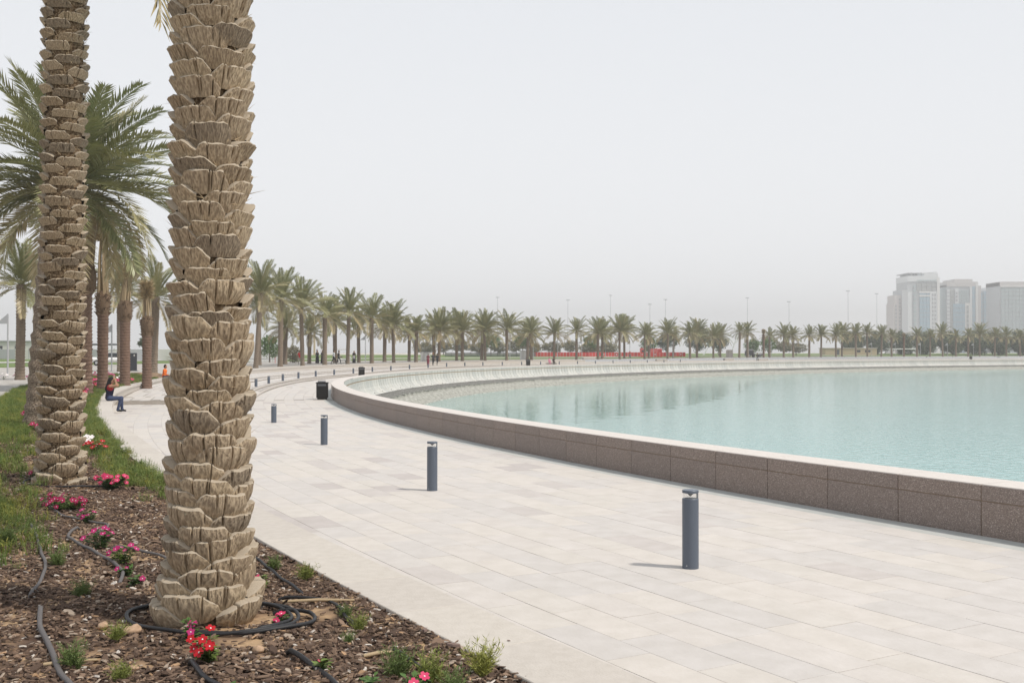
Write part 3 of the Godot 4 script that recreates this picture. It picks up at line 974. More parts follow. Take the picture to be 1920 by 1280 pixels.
# a new palm with its crown still tied up
func tied_palm(at: Vector3, H: float, total: float, R: float, sd: int, label: String, lean: float):
	var root := thing("date_palm", label, "palm tree", at, 0, "date palms with tied crowns")
	var r := RandomNumberGenerator.new()
	r.seed = sd
	part(root, "trunk", trunk_mesh(H, R, .15, 6, sd, M.trunk_red), Transform3D(Basis.IDENTITY, Vector3(0, -.03, 0)))
	var b := MB.new()
	var prof := []
	for k in 9:
		var t := k / 8.0
		prof.append([R * (1.0 + .26 * sin(PI * clampf(t * .9, 0, 1))) * (1.0 if t < .85 else .85), H - .15 + t * 1.15])
	lathe(b, prof, 16, Vector3.ZERO, true)
	collar(b, H - .1, 1.0, R * 1.12, sd)
	part(root, "leaf_sheath", b.mesh(M.sheath))
	b = MB.new()
	var y0 := H + .85
	for k in 60:
		var a := r.randf() * TAU
		var rr := R * sqrt(r.randf()) * 1.05
		var pts := []
		var rad := []
		for j in 6:
			var t := j / 5.0
			var pinch := lerpf(1.0, .42, t) + .12 * sin(t * PI)
			pts.append(Vector3(cos(a + t * .4) * rr * pinch + lean * t * t * (total - y0), lerpf(y0 - .1, total - .3 - r.randf() * .5, t), sin(a + t * .4) * rr * pinch))
			rad.append(.018)
		tube(b, pts, rad, 4, true)
	part(root, "petiole_bundle", b.mesh(M.petiole)).set_meta("kind", "stuff")
	b = MB.new()
	var c := Vector3(lean * (total - y0) * .9, total - .55, 0)
	for k in 900:
		var a := r.randf() * TAU
		var h := r.randf()
		var o := c + Vector3(cos(a) * .16, h * .9 - .6, sin(a) * .16)
		var d := Vector3(cos(a) * .5, r.randf_range(-.2, 1.0), sin(a) * .5).normalized() * r.randf_range(.2, .5)
		var w := d.cross(Vector3(r.randf() - .5, r.randf() - .5, r.randf() - .5)).normalized() * .022
		b.tri(o - w, o + w, o + d)
	part(root, "dry_tuft", b.mesh(M.dry))

# cut leaf base: bowl-shaped shell round the trunk, sawn flat on top, split by cracks
func boot_meshes(R: float, width: float, h: float, depth: float, n: int, sd: int, bowl: float) -> Array:
	var out := []
	var r := RandomNumberGenerator.new()
	r.seed = sd
	for v in n:
		var us := []
		for k in 15:
			us.append(k / 14.0)
		var cracks := []
		for k in (3 + r.randi() % 5 if bowl > .5 else 1 + r.randi() % 3):
			var cu := r.randf_range(.14, .86)
			cracks.append([cu, r.randf_range(.008, .02), r.randf_range(.3, .95)])
			for d in [-1.6, -.9, 0.0, .9, 1.6]:
				us.append(clampf(cu + d * cracks[k][1], 0.001, .999))
		us.sort()
		var nu := us.size()
		var nv := 7
		var g := PackedVector3Array()
		var lip := PackedVector3Array()
		var slant := r.randf_range(-.16, .16)
		var ph := r.randf() * 9.0
		var cutc := r.randf_range(.4, .66) if bowl > .5 else r.randf_range(.55, .85)
		for k in nv:
			var t := float(k) / (nv - 1)
			for u in us:
				var w: float = 2.0 * u - 1.0
				var a: float = (u - .5) * width
				var yb: float = h * lerpf(.12, .36, bowl) * pow(absf(w), 2.4)
				var yt: float = h * (1.0 - lerpf(.5, .42, bowl) * maxf(0.0, absf(w) - cutc) / (1.0 - cutc)) + slant * h * w * .5 + .004 * sin(u * 23 + ph)
				var dip := 0.0
				for cr in cracks:
					var q1: float = absf(u - cr[0]) / cr[1]
					if q1 < 1.0:
						dip = maxf(dip, (1.0 - q1) * smoothstep(1.0 - cr[2] - .15, 1.0 - cr[2] + .2, t))
				var rad: float = R + depth * lerpf(pow(t, .9), pow(sin(t * PI * .5), .8), bowl) * (1.0 - .8 * pow(absf(w), lerpf(5.0, 3.2, bowl))) + .004 * sin(u * 31 + ph * 2 + t * 4) - dip * .045
				var p := Vector3(sin(a) * rad, lerpf(yb, yt - dip * .012, t), cos(a) * rad)
				g.append(p)
				if k == nv - 1: lip.append(p)
		var am := ArrayMesh.new()
		var b := MB.new()
		b.grid(g, nu, nv, Vector2(1, 1))
		b.into(am, M.boots[v % 4])
		b = MB.new()
		var tg := PackedVector3Array()
		for k in 3:
			for j in nu:
				var p := lip[j]
				var f := [1.0, .93, .0][k] as float
				var flat := Vector3(p.x, 0, p.z)
				var inn := flat.normalized() * (R - .03)
				var pt := inn.lerp(flat, f)
				tg.append(Vector3(pt.x, p.y + [0.0, .008, .012][k] + (r.randf_range(-.006, .006) if k > 0 else 0.0), pt.z))
		b.grid(tg, nu, 3)
		b.into(am, M.boot_cut)
		out.append(am)
	return out

func big_palm(at: Vector3, H: float, R: float, rise: float, width: float, h: float, depth: float, sd: int, label: String, flare: float, lean: float):
	var root := thing("date_palm", label, "palm tree", at, 0, "large palms in the planted bed")
	var r := RandomNumberGenerator.new()
	r.seed = sd
	var f := FastNoiseLite.new()
	f.seed = sd; f.frequency = 3.0
	var b := MB.new()
	var p := PackedVector3Array()
	var nv := 120
	for k in nv:
		var y := -.1 + (H + .1) * k / (nv - 1)
		var fl := 1.0 + flare * exp(-maxf(y, 0.0) * 4.5)
		for j in 29:
			var a := -TAU * j / 28.0
			var rad := R * fl - .02 + .022 * f.get_noise_3d(cos(a) * R * 3, y * 2.2, sin(a) * R * 3) + .012 * f.get_noise_3d(cos(a) * 3, y * 7, sin(a) * 3)
			p.append(Vector3(cos(a) * rad + lean * y, y, sin(a) * rad))
	b.grid(p, 29, nv, Vector2(1, 1), true)
	part(root, "trunk", b.mesh(M.fibre))
	var low := boot_meshes(R, width * 1.12, h * .95, depth * 1.15, 10, sd + 1, 1.0)
	var high := boot_meshes(R, width, h * .76, depth * 1.02, 12, sd + 31, .0)
	var y := -.11
	var a := r.randf() * TAU
	var k := 0
	while y < H - .2 and k < 299:
		var fl := 1.0 + flare * exp(-maxf(y, 0.0) * 4.5)
		var s := fl * r.randf_range(.96, 1.03)
		var boots := low if y + r.randf_range(-.7, .7) < 1.7 else high
		var bs := Basis(Vector3.UP, a) * Basis(Vector3.RIGHT, r.randf_range(-.07, .05)) * Basis(Vector3(0, 0, 1), r.randf_range(-.07, .07)) * Basis.from_scale(Vector3(s, r.randf_range(.85, 1.15) * (1.0 if y > .2 else 1.25), s))
		part(root, "leaf_base", boots[r.randi() % boots.size()], Transform3D(bs, Vector3(lean * y, y, 0)))
		a += 2.39996 + r.randf_range(-.1, .1)
		y += rise * r.randf_range(.85, 1.15)
		k += 1
	# loose fibres between the leaf bases
	b = MB.new()
	for j in 1800:
		var yy := r.randf() * (H - .4)
		var aa := r.randf() * TAU
		var fl := 1.0 + flare * exp(-yy * 4.5)
		var o := Vector3(cos(aa) * (R * fl + .01) + lean * yy, yy, sin(aa) * (R * fl + .01))
		var d := Vector3(-sin(aa) * r.randf_range(-1, 1), r.randf_range(-.1, 1.0), cos(aa) * r.randf_range(-1, 1)).normalized() * r.randf_range(.04, .11) + Vector3(cos(aa), 0, sin(aa)) * r.randf_range(0, .06)
		var w := Vector3(cos(aa), .3, sin(aa)).cross(d).normalized() * .0035
		b.tri(o - w, o + w, o + d)
	part(root, "loose_fibre", b.mesh(M.petiole)).set_meta("kind", "stuff")
	crown(root, Vector3(lean * H, H + .1, 0), 3.4, 34, sd, 1.45, .12, .05, .1)
	if sd == 8:
		part(root, "frond", frond_meshes[0], Transform3D(Basis(Vector3(0, 0, 1), -1.2).scaled(Vector3(1.43, 1.43, 1.43)), Vector3(.25, H - .1, 0)), M.fronds[3])

# ---------- broadleaf trees and shrubs
func leaf_ball(rx: float, ry: float, n: int, leaf: float, sd: int, m: Material, hollow := .35) -> ArrayMesh:
	var r := RandomNumberGenerator.new()
	r.seed = sd
	var f := FastNoiseLite.new()
	f.seed = sd; f.frequency = .55 / maxf(rx, .3)
	var b := MB.new()
	var k := 0
	while k < n:
		var p := Vector3(r.randf_range(-1, 1), r.randf_range(-1, 1), r.randf_range(-1, 1))
		var l := p.length()
		if l > 1.0 or l < hollow: continue
		var w := Vector3(p.x * rx, p.y * ry, p.z * rx)
		var lim := .82 + .75 * f.get_noise_3d(w.x * 2, w.y * 2, w.z * 2)
		if l > lim: continue
		k += 1
		for j in 3:
			var o := w + Vector3(r.randfn(), r.randfn(), r.randfn()) * leaf * .5
			var d := (Vector3(r.randfn(), r.randfn() * .7, r.randfn()).normalized() + p * .6).normalized() * leaf
			var sd2 := d.cross(Vector3(r.randfn(), r.randfn(), r.randfn())).normalized() * leaf * .36
			b.quad(o - d * .5, o + sd2, o + d * .5, o - sd2)
	return b.mesh(m)

func tree(called: String, label: String, group: String, at: Vector3, H: float, crown_mesh: Mesh, sc: Vector3, tr: float, sd: int):
	var root := thing(called, label, "tree", at, sd * 1.3, group)
	var b := MB.new()
	var r := RandomNumberGenerator.new()
	r.seed = sd
	var ty := H - sc.y * .6
	tube(b, [Vector3(0, -.1, 0), Vector3(.03 * H, ty * .5, 0), Vector3(0, ty, 0)], [tr, tr * .75, tr * .45], 7)
	for k in 5:
		var a := r.randf() * TAU
		tube(b, [Vector3(.01 * H, ty * .6, 0), Vector3(cos(a) * sc.x * .3, ty + sc.y * .15, sin(a) * sc.z * .3), Vector3(cos(a) * sc.x * .6, H - sc.y * .2, sin(a) * sc.z * .6)], [tr * .5, tr * .3, tr * .1], 5)
	part(root, "trunk", b.mesh(M.trunk))
	part(root, "crown", crown_mesh, Transform3D(Basis.from_scale(sc), Vector3(0, H - sc.y * .9, 0)))

# ---------- the planted bed
var blossom := {}
func blossom_mesh(colour: String) -> ArrayMesh:
	if blossom.has(colour): return blossom[colour]
	var am := ArrayMesh.new()
	var b := MB.new()
	for k in 5:
		var a := TAU * k / 5
		var d := Vector3(cos(a), .18, sin(a))
		var s := Vector3(-sin(a), 0, cos(a))
		var tip := d * .021
		b.quad(Vector3.ZERO, d * .010 - s * .009, tip - s * .006 + Vector3(0, -.001, 0), tip)
		b.quad(Vector3.ZERO, tip, tip + s * .0065, d * .010 + s * .009)
	b.into(am, M.petals[colour])
	b = MB.new()
	ball(b, Vector3(0, .0015, 0), Vector3(.0042, .002, .0042), 6, 4)
	b.into(am, M.flower_eye)
	blossom[colour] = am
	return am

func flower_plant(at: Vector3, rad: float, h: float, n: int, colour: String, label: String, sd: int, fs := 1.0):
	var root := thing("flowering_plant", label, "flowering plant", at, 0, "bedding flowers")
	var r := RandomNumberGenerator.new()
	r.seed = sd
	var b := MB.new()
	var stem := MB.new()
	var tips := []
	for k in maxi(4, n):
		var a := r.randf() * TAU
		var d := sqrt(r.randf()) * rad
		var tip := Vector3(cos(a) * d, h * r.randf_range(.5, 1.05) * (1.0 - .3 * d / rad), sin(a) * d)
		tips.append(tip)
		tube(stem, [Vector3(tip.x * .15, 0, tip.z * .15), tip * .5 + Vector3(0, h * .1, 0), tip], [.004, .003, .002], 3, false)
		for j in 16:
			var t := r.randf_range(.12, .98)
			var o := Vector3(tip.x * .15, 0, tip.z * .15).lerp(tip, t)
			var la := r.randf() * TAU
			var dir := Vector3(cos(la), r.randf_range(.0, .5), sin(la)).normalized()
			var ln := r.randf_range(.035, .07)
			var sd2 := dir.cross(Vector3.UP).normalized() * ln * .27
			var mid := o + dir * ln * .5 + Vector3(0, .006, 0)
			b.quad(o, mid - sd2, o + dir * ln, mid + sd2)
	part(root, "stems", stem.mesh(M.leaf))
	part(root, "leaves", b.mesh(M.leaf_light if sd % 3 == 0 else M.leaf)).set_meta("kind", "stuff")
	var bm := blossom_mesh(colour)
	for k in n:
		var tip: Vector3 = tips[k]
		var out := Vector3(tip.x, 0, tip.z)
		var up := (Vector3(0, 1, 0) + out / maxf(rad, .01) * .7 + Vector3(0, 0, .75) + Vector3(r.randfn(), 0, r.randfn()) * .25).normalized()
		var xx := up.cross(Vector3(r.randf(), .2, r.randf())).normalized()
		var s := r.randf_range(.9, 1.2) * fs
		part(root, "blossom", bm, Transform3D(Basis(xx, up, xx.cross(up)).scaled(Vector3(s, s, s)), tip + up * .012))

func hose(pts: Array, rad: float, label: String, m: Material):
	var c := Curve3D.new()
	for k in pts.size():
		var p := Vector3(pts[k][0], 0, pts[k][1])
		var a := Vector3(pts[maxi(k - 1, 0)][0], 0, pts[maxi(k - 1, 0)][1])
		var z := Vector3(pts[mini(k + 1, pts.size() - 1)][0], 0, pts[mini(k + 1, pts.size() - 1)][1])
		c.add_point(p, (a - z) * .18, (z - a) * .18)
	var n := int(c.get_baked_length() / .07) + 3
	var path := []
	for k in n:
		var p := c.sample_baked(c.get_baked_length() * k / (n - 1), true)
		var y: float = (pts[0][2] if pts[0].size() > 2 else .0)
		var bury := -.022 if k == 0 or k == n - 1 else 0.0
		path.append(Vector3(p.x, gy(p.x, p.z) + rad + .012 + y + bury + .006 * sin(k * .7), p.z))
	var b := MB.new()
	tube(b, path, [rad * .84], 9)
	var o := MeshInstance3D.new()
	o.name = numbered("irrigation_pipe")
	o.mesh = b.mesh(m)
	add_child(o)
	tag(o, label, "pipe", "irrigation pipes in the bed")

func build_bed():
	var b := MB.new()
	var n1 := FastNoiseLite.new()
	n1.seed = 12; n1.frequency = .8
	var ss := steps(-12, 30, .35) + steps(30.6, 70, .8)
	var p := PackedVector3Array()
	var nu := 26
	for s in ss:
		var inner := ip(BENCH, s) + .54
		var left := ip(BED_LEFT, s)
		for j in nu:
			var o := lerpf(left + .02, inner, pow(float(j) / (nu - 1), .8))
			var w := q(s, o, 0)
			var e := smoothstep(0.0, .25, o - inner) * smoothstep(0.0, .3, left - o)
			p.append(Vector3(w.x, bed_y(s, o) + n1.get_noise_2d(w.x, w.z) * .035 * e, w.z))
	b.grid(p, nu, ss.size())
	var bed := struct("planting_bed", b.mesh(M.soil))
	# bark mulch
	var patch := FastNoiseLite.new()
	patch.seed = 33; patch.frequency = .75
	var chip := MB.new()
	var pts := [Vector3(-.5, 0, -.1), Vector3(-.1, .05, -.5), Vector3(.45, 0, -.25), Vector3(.5, -.02, .2), Vector3(.05, .03, .5), Vector3(-.42, 0, .3)]
	var up := []
	for k in 6:
		up.append(pts[k] * Vector3(.86, 1, .82) + Vector3(0, .22, 0))
		pts[k] += Vector3(0, -.15, 0)
	for k in 6:
		var j := (k + 1) % 6
		chip.quad(pts[j], pts[k], up[k], up[j])
	chip.quad(up[3], up[2], up[1], up[0]); chip.quad(up[5], up[4], up[3], up[0])
	var xf := []
	var cols := []
	var tries := 0
	while xf.size() < 74000 and tries < 320000:
		tries += 1
		var s := 2.0 + 22.0 * pow(rng.randf(), 1.9)
		var inner := ip(BENCH, s) + .53
		var o := inner + rng.randf() * (ip(BED_LEFT, s) - inner)
		var w := q(s, o, 0)
		if not (-w.z > 4.0 and absf(w.x / -w.z) < .56): continue
		var sandy := patch.get_noise_2d(w.x, w.z)
		if sandy > .4 and rng.randf() > .12: continue
		if Vector2(w.x + 2.02, w.z + 7.12).length() < .27: continue
		w.y = bed_y(s, o) + n1.get_noise_2d(w.x, w.z) * .035 + rng.randf_range(-.004, .02)
		var big := 1.0 + (rng.randf() < .06 as int) * .9
		var sz := rng.randf_range(.022, .06) * big
		var bs := Basis(Vector3.UP, rng.randf() * TAU) * Basis(Vector3.RIGHT, rng.randfn() * .35) * Basis(Vector3(0, 0, 1), rng.randfn() * .3)
		xf.append(Transform3D(bs.scaled_local(Vector3(sz, rng.randf_range(.012, .026), sz * rng.randf_range(.25, .6))), w))
		var t := rng.randf()
		var c := Color(.075, .048, .035).lerp(Color(.25, .17, .12), t * t)
		if rng.randf() < .07: c = Color(.36, .29, .23)
		if rng.randf() < .012: c = Color(.42, .27, .16)
		if rng.randf() < .02: c = Color(.55, .5, .45)
		cols.append(c)
	scatter("bark_mulch", chip.mesh(M.chip), xf, cols, "dark brown bark chips spread over the planted bed", "mulch")
	# grass: wispy along the kerb and the left edge, closed further back
	var tuft := MB.new()
	var r := RandomNumberGenerator.new()
	r.seed = 5
	for k in 22:
		var a := r.randf() * TAU
		var o := Vector3(r.randfn() * .03, 0, r.randfn() * .03)
		var d := Vector3(cos(a) * r.randf_range(.1, .5), 1, sin(a) * r.randf_range(.1, .5)).normalized() * r.randf_range(.07, .15)
		var w := Vector3(-sin(a), 0, cos(a)) * .0032
		tuft.tri(o - w, o + w, o + d)
		for j in 4:
			var bb := o + d * r.randf_range(.35, .95)
			var dd := Vector3(r.randfn(), r.randf_range(.2, 1.1), r.randfn()).normalized() * .035
			tuft.tri(bb - w * .5, bb + w * .5, bb + dd)
	var tm := tuft.mesh(M.grass)
	xf = []
	cols = []
	tries = 0
	while xf.size() < 13000 and tries < 260000:
		tries += 1
		var s := 6.0 + 60.0 * pow(rng.randf(), 1.5)
		var inner := ip(BENCH, s) + .5
		var left := ip(BED_LEFT, s)
		var o := inner + rng.randf() * (left - inner)
		var d := patch.get_noise_2d(o * 2.0 + 50, s * .8)
		var dens := 0.0
		if s > 11.5: dens = maxf(dens, smoothstep(1.0, .25, o - inner) * smoothstep(11.0, 13.5, s))
		dens = maxf(dens, smoothstep(.05, .9, o - (10.05 - .02 * s)) * smoothstep(7.8, 9.6, s))
		dens = maxf(dens, .95 * smoothstep(16.0, 22.0, s))
		dens *= clampf(.5 + d * 2.2, 0.04, 1)
		if rng.randf() > dens: continue
		var w := q(s, o, 0)
		if absf(w.x / w.z) > .56: continue
		w.y = bed_y(s, o) - .01
		var sz := rng.randf_range(.6, 1.5)
		xf.append(Transform3D(Basis(Vector3.UP, rng.randf() * TAU).scaled(Vector3(sz * 1.25, sz, sz * 1.25)), w))
		var g := rng.randf()
		cols.append(Color(1.15, 1.1, .95).lerp(Color(.6, .78, .45), g) if rng.randf() > .16 else Color(1.7, 1.35, .85))
	scatter("wispy_grass", tm, xf, cols, "wispy green grass along the edges of the bed", "grass")
	# single weed clumps among the bark
	var fern := MB.new()
	r.seed = 8
	for k in 60:
		var a := r.randf() * TAU
		var d := Vector3(cos(a) * r.randf_range(.1, .8), 1, sin(a) * r.randf_range(.1, .8)).normalized() * r.randf_range(.08, .2)
		var o := Vector3(r.randfn() * .02, 0, r.randfn() * .02)
		tube(fern, [o, o + d], [.0016, .0008], 3, false)
		for j in 16:
			var bb := o + d * r.randf_range(.2, 1.0)
			var dd := (d.normalized() * .7 + Vector3(r.randfn(), r.randfn() * .5, r.randfn()) * .6).normalized() * r.randf_range(.02, .045)
			var w := dd.cross(Vector3(r.randfn(), r.randfn(), r.randfn())).normalized() * .0022
			fern.quad(bb, bb + dd * .5 + w, bb + dd, bb + dd * .5 - w)
	var fm := fern.mesh(null)
	var spots := [[-2.45, -5.95, 1.0, 0, "feathery weed clump beside the lower end of the left pipe"], [-2.42, -6.55, .75, 1, "small feathery weed over the pipe at lower left"],
		[-3.1, -7.7, .85, 0, "thin feathery weed near the middle of the left pipe"], [-3.75, -8.8, .95, 0, "feathery weed clump left of the crimson flowers"],
		[-4.6, -9.7, 1.2, 0, "larger feathery weed at the left edge of the bark"], [-1.62, -8.4, .85, 1, "low weed tuft right of the big trunk by the kerb"], [-1.95, -8.75, .8, 0, "weed tuft close behind the big trunk beside the kerb"],
		[-.98, -6.85, .75, 1, "low green weed tuft near the bend of the kerbside pipe"], [-1.12, -7.2, .6, 0, "small upright weed beside the joint of the kerbside pipe"],
		[-.44, -5.72, 1.15, 1, "big yellow-green weed at the bottom edge near the kerb"], [-.16, -5.9, 1.2, 2, "loose yellow-green weed leaning over the kerb"], [-.62, -5.85, 1.1, 0, "grey-green weed rising behind the lowest pink blossoms"], [-.3, -5.5, 1.0, 0, "dark feathery weed at the bottom edge beside the kerb"], [-1.0, -6.55, .5, 0, "tiny weed between pipe and kerb on the bark"], [-2.1, -5.75, .7, 1, "small dry weed below the big trunk"]]
	for k in spots.size():
		var w: Array = spots[k]
		var t := thing("weed_clump", w[4], "weed", Vector3(w[0], gy(w[0], w[1]) - .01, w[1]), k * 2.1, "weeds in the bark")
		part(t, "foliage", fm, Transform3D(Basis.from_scale(Vector3(w[2], w[2] * .95, w[2]))), [leafy(.13, .18, .055, .25), leafy(.21, .24, .06, .25), leafy(.30, .31, .08, .25)][w[3]])

	# vinca plants
	var fl := [[-10.1, -22.4, .22, .5, 26, "crimson", "tall crimson flowering plant behind the left of the second trunk", 2.0],
		[-9.3, -20.9, .18, .2, 9, "crimson", "low crimson flowers left of the foot of the second trunk", 2.0],
		[-7.05, -18.1, .2, .3, 15, "red", "red flowering plant right of the second trunk", 1.9], [-7.55, -18.9, .1, .34, 4, "white", "white flowers close to the right side of the second trunk", 2.4],
		[-5.11, -13.6, .19, .24, 30, "pink", "dense bright pink flowering plant right of the second trunk's foot", 1.5],
		[-4.92, -11.75, .25, .22, 30, "crimson", "broad crimson flowering plant on the bark below the second trunk", 1.3],
		[-4.37, -11.0, .12, .16, 6, "rose", "small rose flowering plant next below the broad crimson one", 1.3],
		[-3.72, -9.65, .15, .21, 10, "rose", "rose flowering plant in the middle of the flower row", 1.3],
		[-3.27, -8.95, .12, .2, 8, "rose", "upright rose flowering plant above the end of the curved pipe", 1.2],
		[-3.05, -8.45, .07, .12, 3, "rose", "little rose flowering plant at the end of the curved pipe", 1.1],
		[-2.85, -8.05, .09, .12, 1, "rose", "leafy plant with one rose bud left of the big trunk", 1.0],
		[-1.73, -6.12, .13, .2, 9, "red", "scarlet flowering plant in front of the big trunk", 1.35],
		[-1.95, -6.5, .05, .2, 3, "rose", "thin plant with three rose blossoms against the pipe loop", 1.25],
		[-1.5, -6.98, .07, .11, 3, "pink", "pink flowering plant inside the pipe loop right of the trunk", 1.2],
		[-1.06, -5.92, .07, .1, 1, "pink", "leafy plant with one pink blossom beside the front pipe", 1.1],
		[-.74, -5.55, .1, .12, 1, "pink", "broad-leaved plant with one pink blossom at the bottom edge", 1.1], [-.53, -5.55, .08, .14, 2, "pink", "two pink blossoms among the yellow-green weeds", 1.3],
		[-1.9, -8.1, .05, .13, 1, "pink", "single pink blossom just right of the big trunk", 1.4], [-6.4, -14.3, .09, .12, 2, "crimson", "two crimson blossoms left of the second trunk's pipe loop", 1.5], [-1.42, -5.45, .1, .09, 0, "pink", "leafy seedling without blossoms at the bottom edge", 1.0]]
	for k in fl.size():
		var w: Array = fl[k]
		flower_plant(Vector3(w[0], gy(w[0], w[1]) - .01, w[1]), w[2], w[3], w[4], w[5], w[6], 100 + k, w[7])
	# flower border further back: one plant after the other
	var border := MB.new()
	var made := 0
	for k in 34:
		var s := 41.0 + k * .62
		var o := ip(BENCH, s) + 1.25 + rng.randf_range(-.25, .55)
		var w := q(s, o, 0)
		flower_plant(Vector3(w.x, bed_y(s, o) - .01, w.z), .26, .3, 7, ["red", "white", "pink", "rose"][(k * 7 / 3) % 4], "low %s bedding plant, %s along the border under the tied palms" % [["red", "white", "pink", "rose"][(k * 7 / 3) % 4], ordinal(k + 1)], 300 + k, 2.7)
	for k in 14:
		var x := -31.5 + k * .62
		var z := -59.5 - k * .35
		flower_plant(Vector3(x, gy(x, z) - .01, z), .3, .35, 7, ["rose", "white", "crimson"][k % 3], "low %s bedding plant, %s in the flower strip at far left" % [["rose", "white", "crimson"][k % 3], ordinal(k + 1)], 400 + k, 3.4)
	# pipes
	var ring := []
	for k in 33:
		var a := .9 - TAU * k / 24.0
		var rr := .50 + .05 * sin(a * 2) + .0018 * k
		ring.append([-2.0 + cos(a) * rr * 1.06, -7.1 + sin(a) * rr * .86])
	hose(ring, .016, "black pipe looped round the foot of the big trunk", M.hose)
	hose([[-1.62, -7.25], [-1.38, -7.22], [-1.3, -7.0], [-1.42, -6.8], [-1.7, -6.66], [-2.05, -6.64]], .016, "black pipe end curling right of the big trunk", M.hose)
	ring = []
	for k in 30:
		var a := 1.2 - TAU * k / 24.0
		ring.append([-5.8 + cos(a) * .52, -13.88 + sin(a) * .46])
	hose(ring, .015, "black pipe looped round the foot of the second trunk", M.hose)
	hose([[-5.5, -15.2], [-5.05, -15.1], [-4.75, -14.2], [-4.72, -13.7]], .014, "black pipe arching from the second trunk to the kerb grass", M.hose)
	hose([[-4.3, -10.6], [-4.2, -10.1], [-3.85, -9.6], [-3.37, -8.95], [-3.1, -8.5], [-2.97, -8.08]], .017, "curved grey pipe left of the rose flower row", M.hose_grey)
	hose([[-4.85, -10.75], [-4.55, -10.2], [-4.1, -9.3], [-3.8, -8.7], [-3.55, -8.0], [-3.46, -7.65]], .016, "grey pipe running down the left side of the bark", M.hose_grey)
	hose([[-3.22, -7.3], [-2.98, -6.75], [-2.75, -6.35], [-2.48, -5.85], [-2.2, -5.4], [-2.05, -5.0]], .02, "thick grey pipe at the lower left corner", M.hose_grey)
	hose([[-1.32, -6.28], [-1.12, -5.98], [-.98, -5.72], [-.8, -5.35]], .019, "black pipe running to the bottom edge below the trunk", M.hose)
	hose([[-1.82, -6.05], [-1.66, -5.75], [-1.48, -5.52], [-1.25, -5.1]], .018, "black pipe below the scarlet flowers", M.hose)
	hose([[-2.3, -9.25], [-2.14, -9.05], [-1.88, -8.5], [-1.6, -7.95], [-1.52, -7.8]], .014, "black pipe between the big trunk and the kerb", M.hose)
	hose([[-1.68, -7.65], [-1.35, -7.62], [-1.2, -7.4], [-1.12, -7.15], [-1.02, -6.95]], .014, "black pipe with a joint curving towards the kerb", M.hose)
	hose([[-.72, -6.35], [-.6, -6.15], [-.5, -5.95], [-.46, -5.8]], .014, "short black pipe emerging near the kerb at the bottom", M.hose)
	hose([[-5.35, -12.2], [-4.75, -11.3], [-4.3, -10.95], [-4.05, -10.7], [-4.0, -10.25]], .014, "grey pipe from the bright pink plant towards the kerb", M.hose_grey)
	hose([[-3.6, -9.6], [-3.35, -9.5], [-2.95, -9.1], [-2.7, -8.75]], .014, "short grey pipe left of the big trunk near the kerb", M.hose_grey)
	hose([[-5.95, -11.9], [-5.75, -11.4], [-5.45, -10.9]], .015, "short grey pipe in the bark at the far left", M.hose_grey)
	# stones and sticks
	for w in [[-2.62, -6.85, .075, "orange flat stone on the bark left of the trunk"], [-2.38, -6.7, .11, "sandy yellow stone beside the pipe loop"], [-1.5, -6.32, .075, "pinkish stone right of the scarlet flowers"], [-1.36, -6.3, .045, "smooth pale pink pebble right of the scarlet flowers"], [-1.87, -5.85, .03, "small orange stone under the scarlet flowers"], [-5.15, -10.9, .085, "rounded brown stone left of the crimson flowers"], [-2.1, -5.95, .05, "pale flat stone left of the front pipe"]]:
		var sb := MB.new()
		var nn := FastNoiseLite.new()
		nn.seed = int(w[2] * 9999); nn.frequency = 1.1
		ball(sb, Vector3.ZERO, Vector3(1, .45, .7), 10, 8)
		for k in sb.v.size():
			sb.v[k] *= w[2] * (.62 + .3 * nn.get_noise_3dv(sb.v[k] * 1.4))
		var o := MeshInstance3D.new()
		o.name = numbered("stone")
		o.mesh = sb.mesh(M.pebble)
		add_child(o)
		o.position = Vector3(w[0], gy(w[0], w[1]) + w[2] * .22, w[1])
		o.rotation.y = w[0] * 9
		tag(o, w[3], "stone", "stones on the bark")
	for w in [[-2.62, -5.98, -2.35, -6.06, "pale stick lying across the pipe at lower left"], [-1.62, -7.55, -1.12, -7.6, "thin pale stick lying near the kerbside pipe"], [-.86, -6.2, -.7, -6.28, "pale splinter near the short kerbside pipe"]]:
		var sb := MB.new()
		var y0 := gy(w[0], w[1])
		tube(sb, [Vector3(w[0], y0 + .02, w[1]), Vector3((w[0] + w[2]) * .5, y0 + .03, (w[1] + w[3]) * .5 + .01), Vector3(w[2], gy(w[2], w[3]) + .025, w[3])], [.012, .013, .008], 6)
		var o := MeshInstance3D.new()
		o.name = numbered("stick")
		o.mesh = sb.mesh(M.petiole)
		add_child(o)
		tag(o, w[4], "stick", "sticks on the bark")
	# bark that strayed onto the kerb bench
	for w in [[-.55, -6.75, .05, "bark chip lying on the kerb bench, the farther of two"], [-.35, -6.4, .065, "long bark chip at the edge of the kerb bench"], [-.02, -6.5, .018, "tiny bark crumb on the kerb bench"]]:
		var o := MeshInstance3D.new()
		o.name = numbered("bark_chip")
		o.mesh = chip.mesh(mat(lin(.2, .14, .12), .9))
		add_child(o)
		o.position = Vector3(w[0], .006, w[1])
		o.scale = Vector3(w[2] * 1.5, w[2] * .5, w[2] * .7)
		o.rotation.y = w[1] * 3
		tag(o, w[3], "bark chip")

func scatter(called: String, m: Mesh, xf: Array, cols: Array, label: String, category: String):
	var mm := MultiMesh.new()
	mm.transform_format = MultiMesh.TRANSFORM_3D
	mm.use_colors = true
	mm.mesh = m
	mm.instance_count = xf.size()
	for k in xf.size():
		mm.set_instance_transform(k, xf[k])
		mm.set_instance_color(k, cols[k])
	var o := MultiMeshInstance3D.new()
	o.name = numbered(called)
	o.multimesh = mm
	add_child(o)
	tag(o, label, category)
	o.set_meta("kind", "stuff")

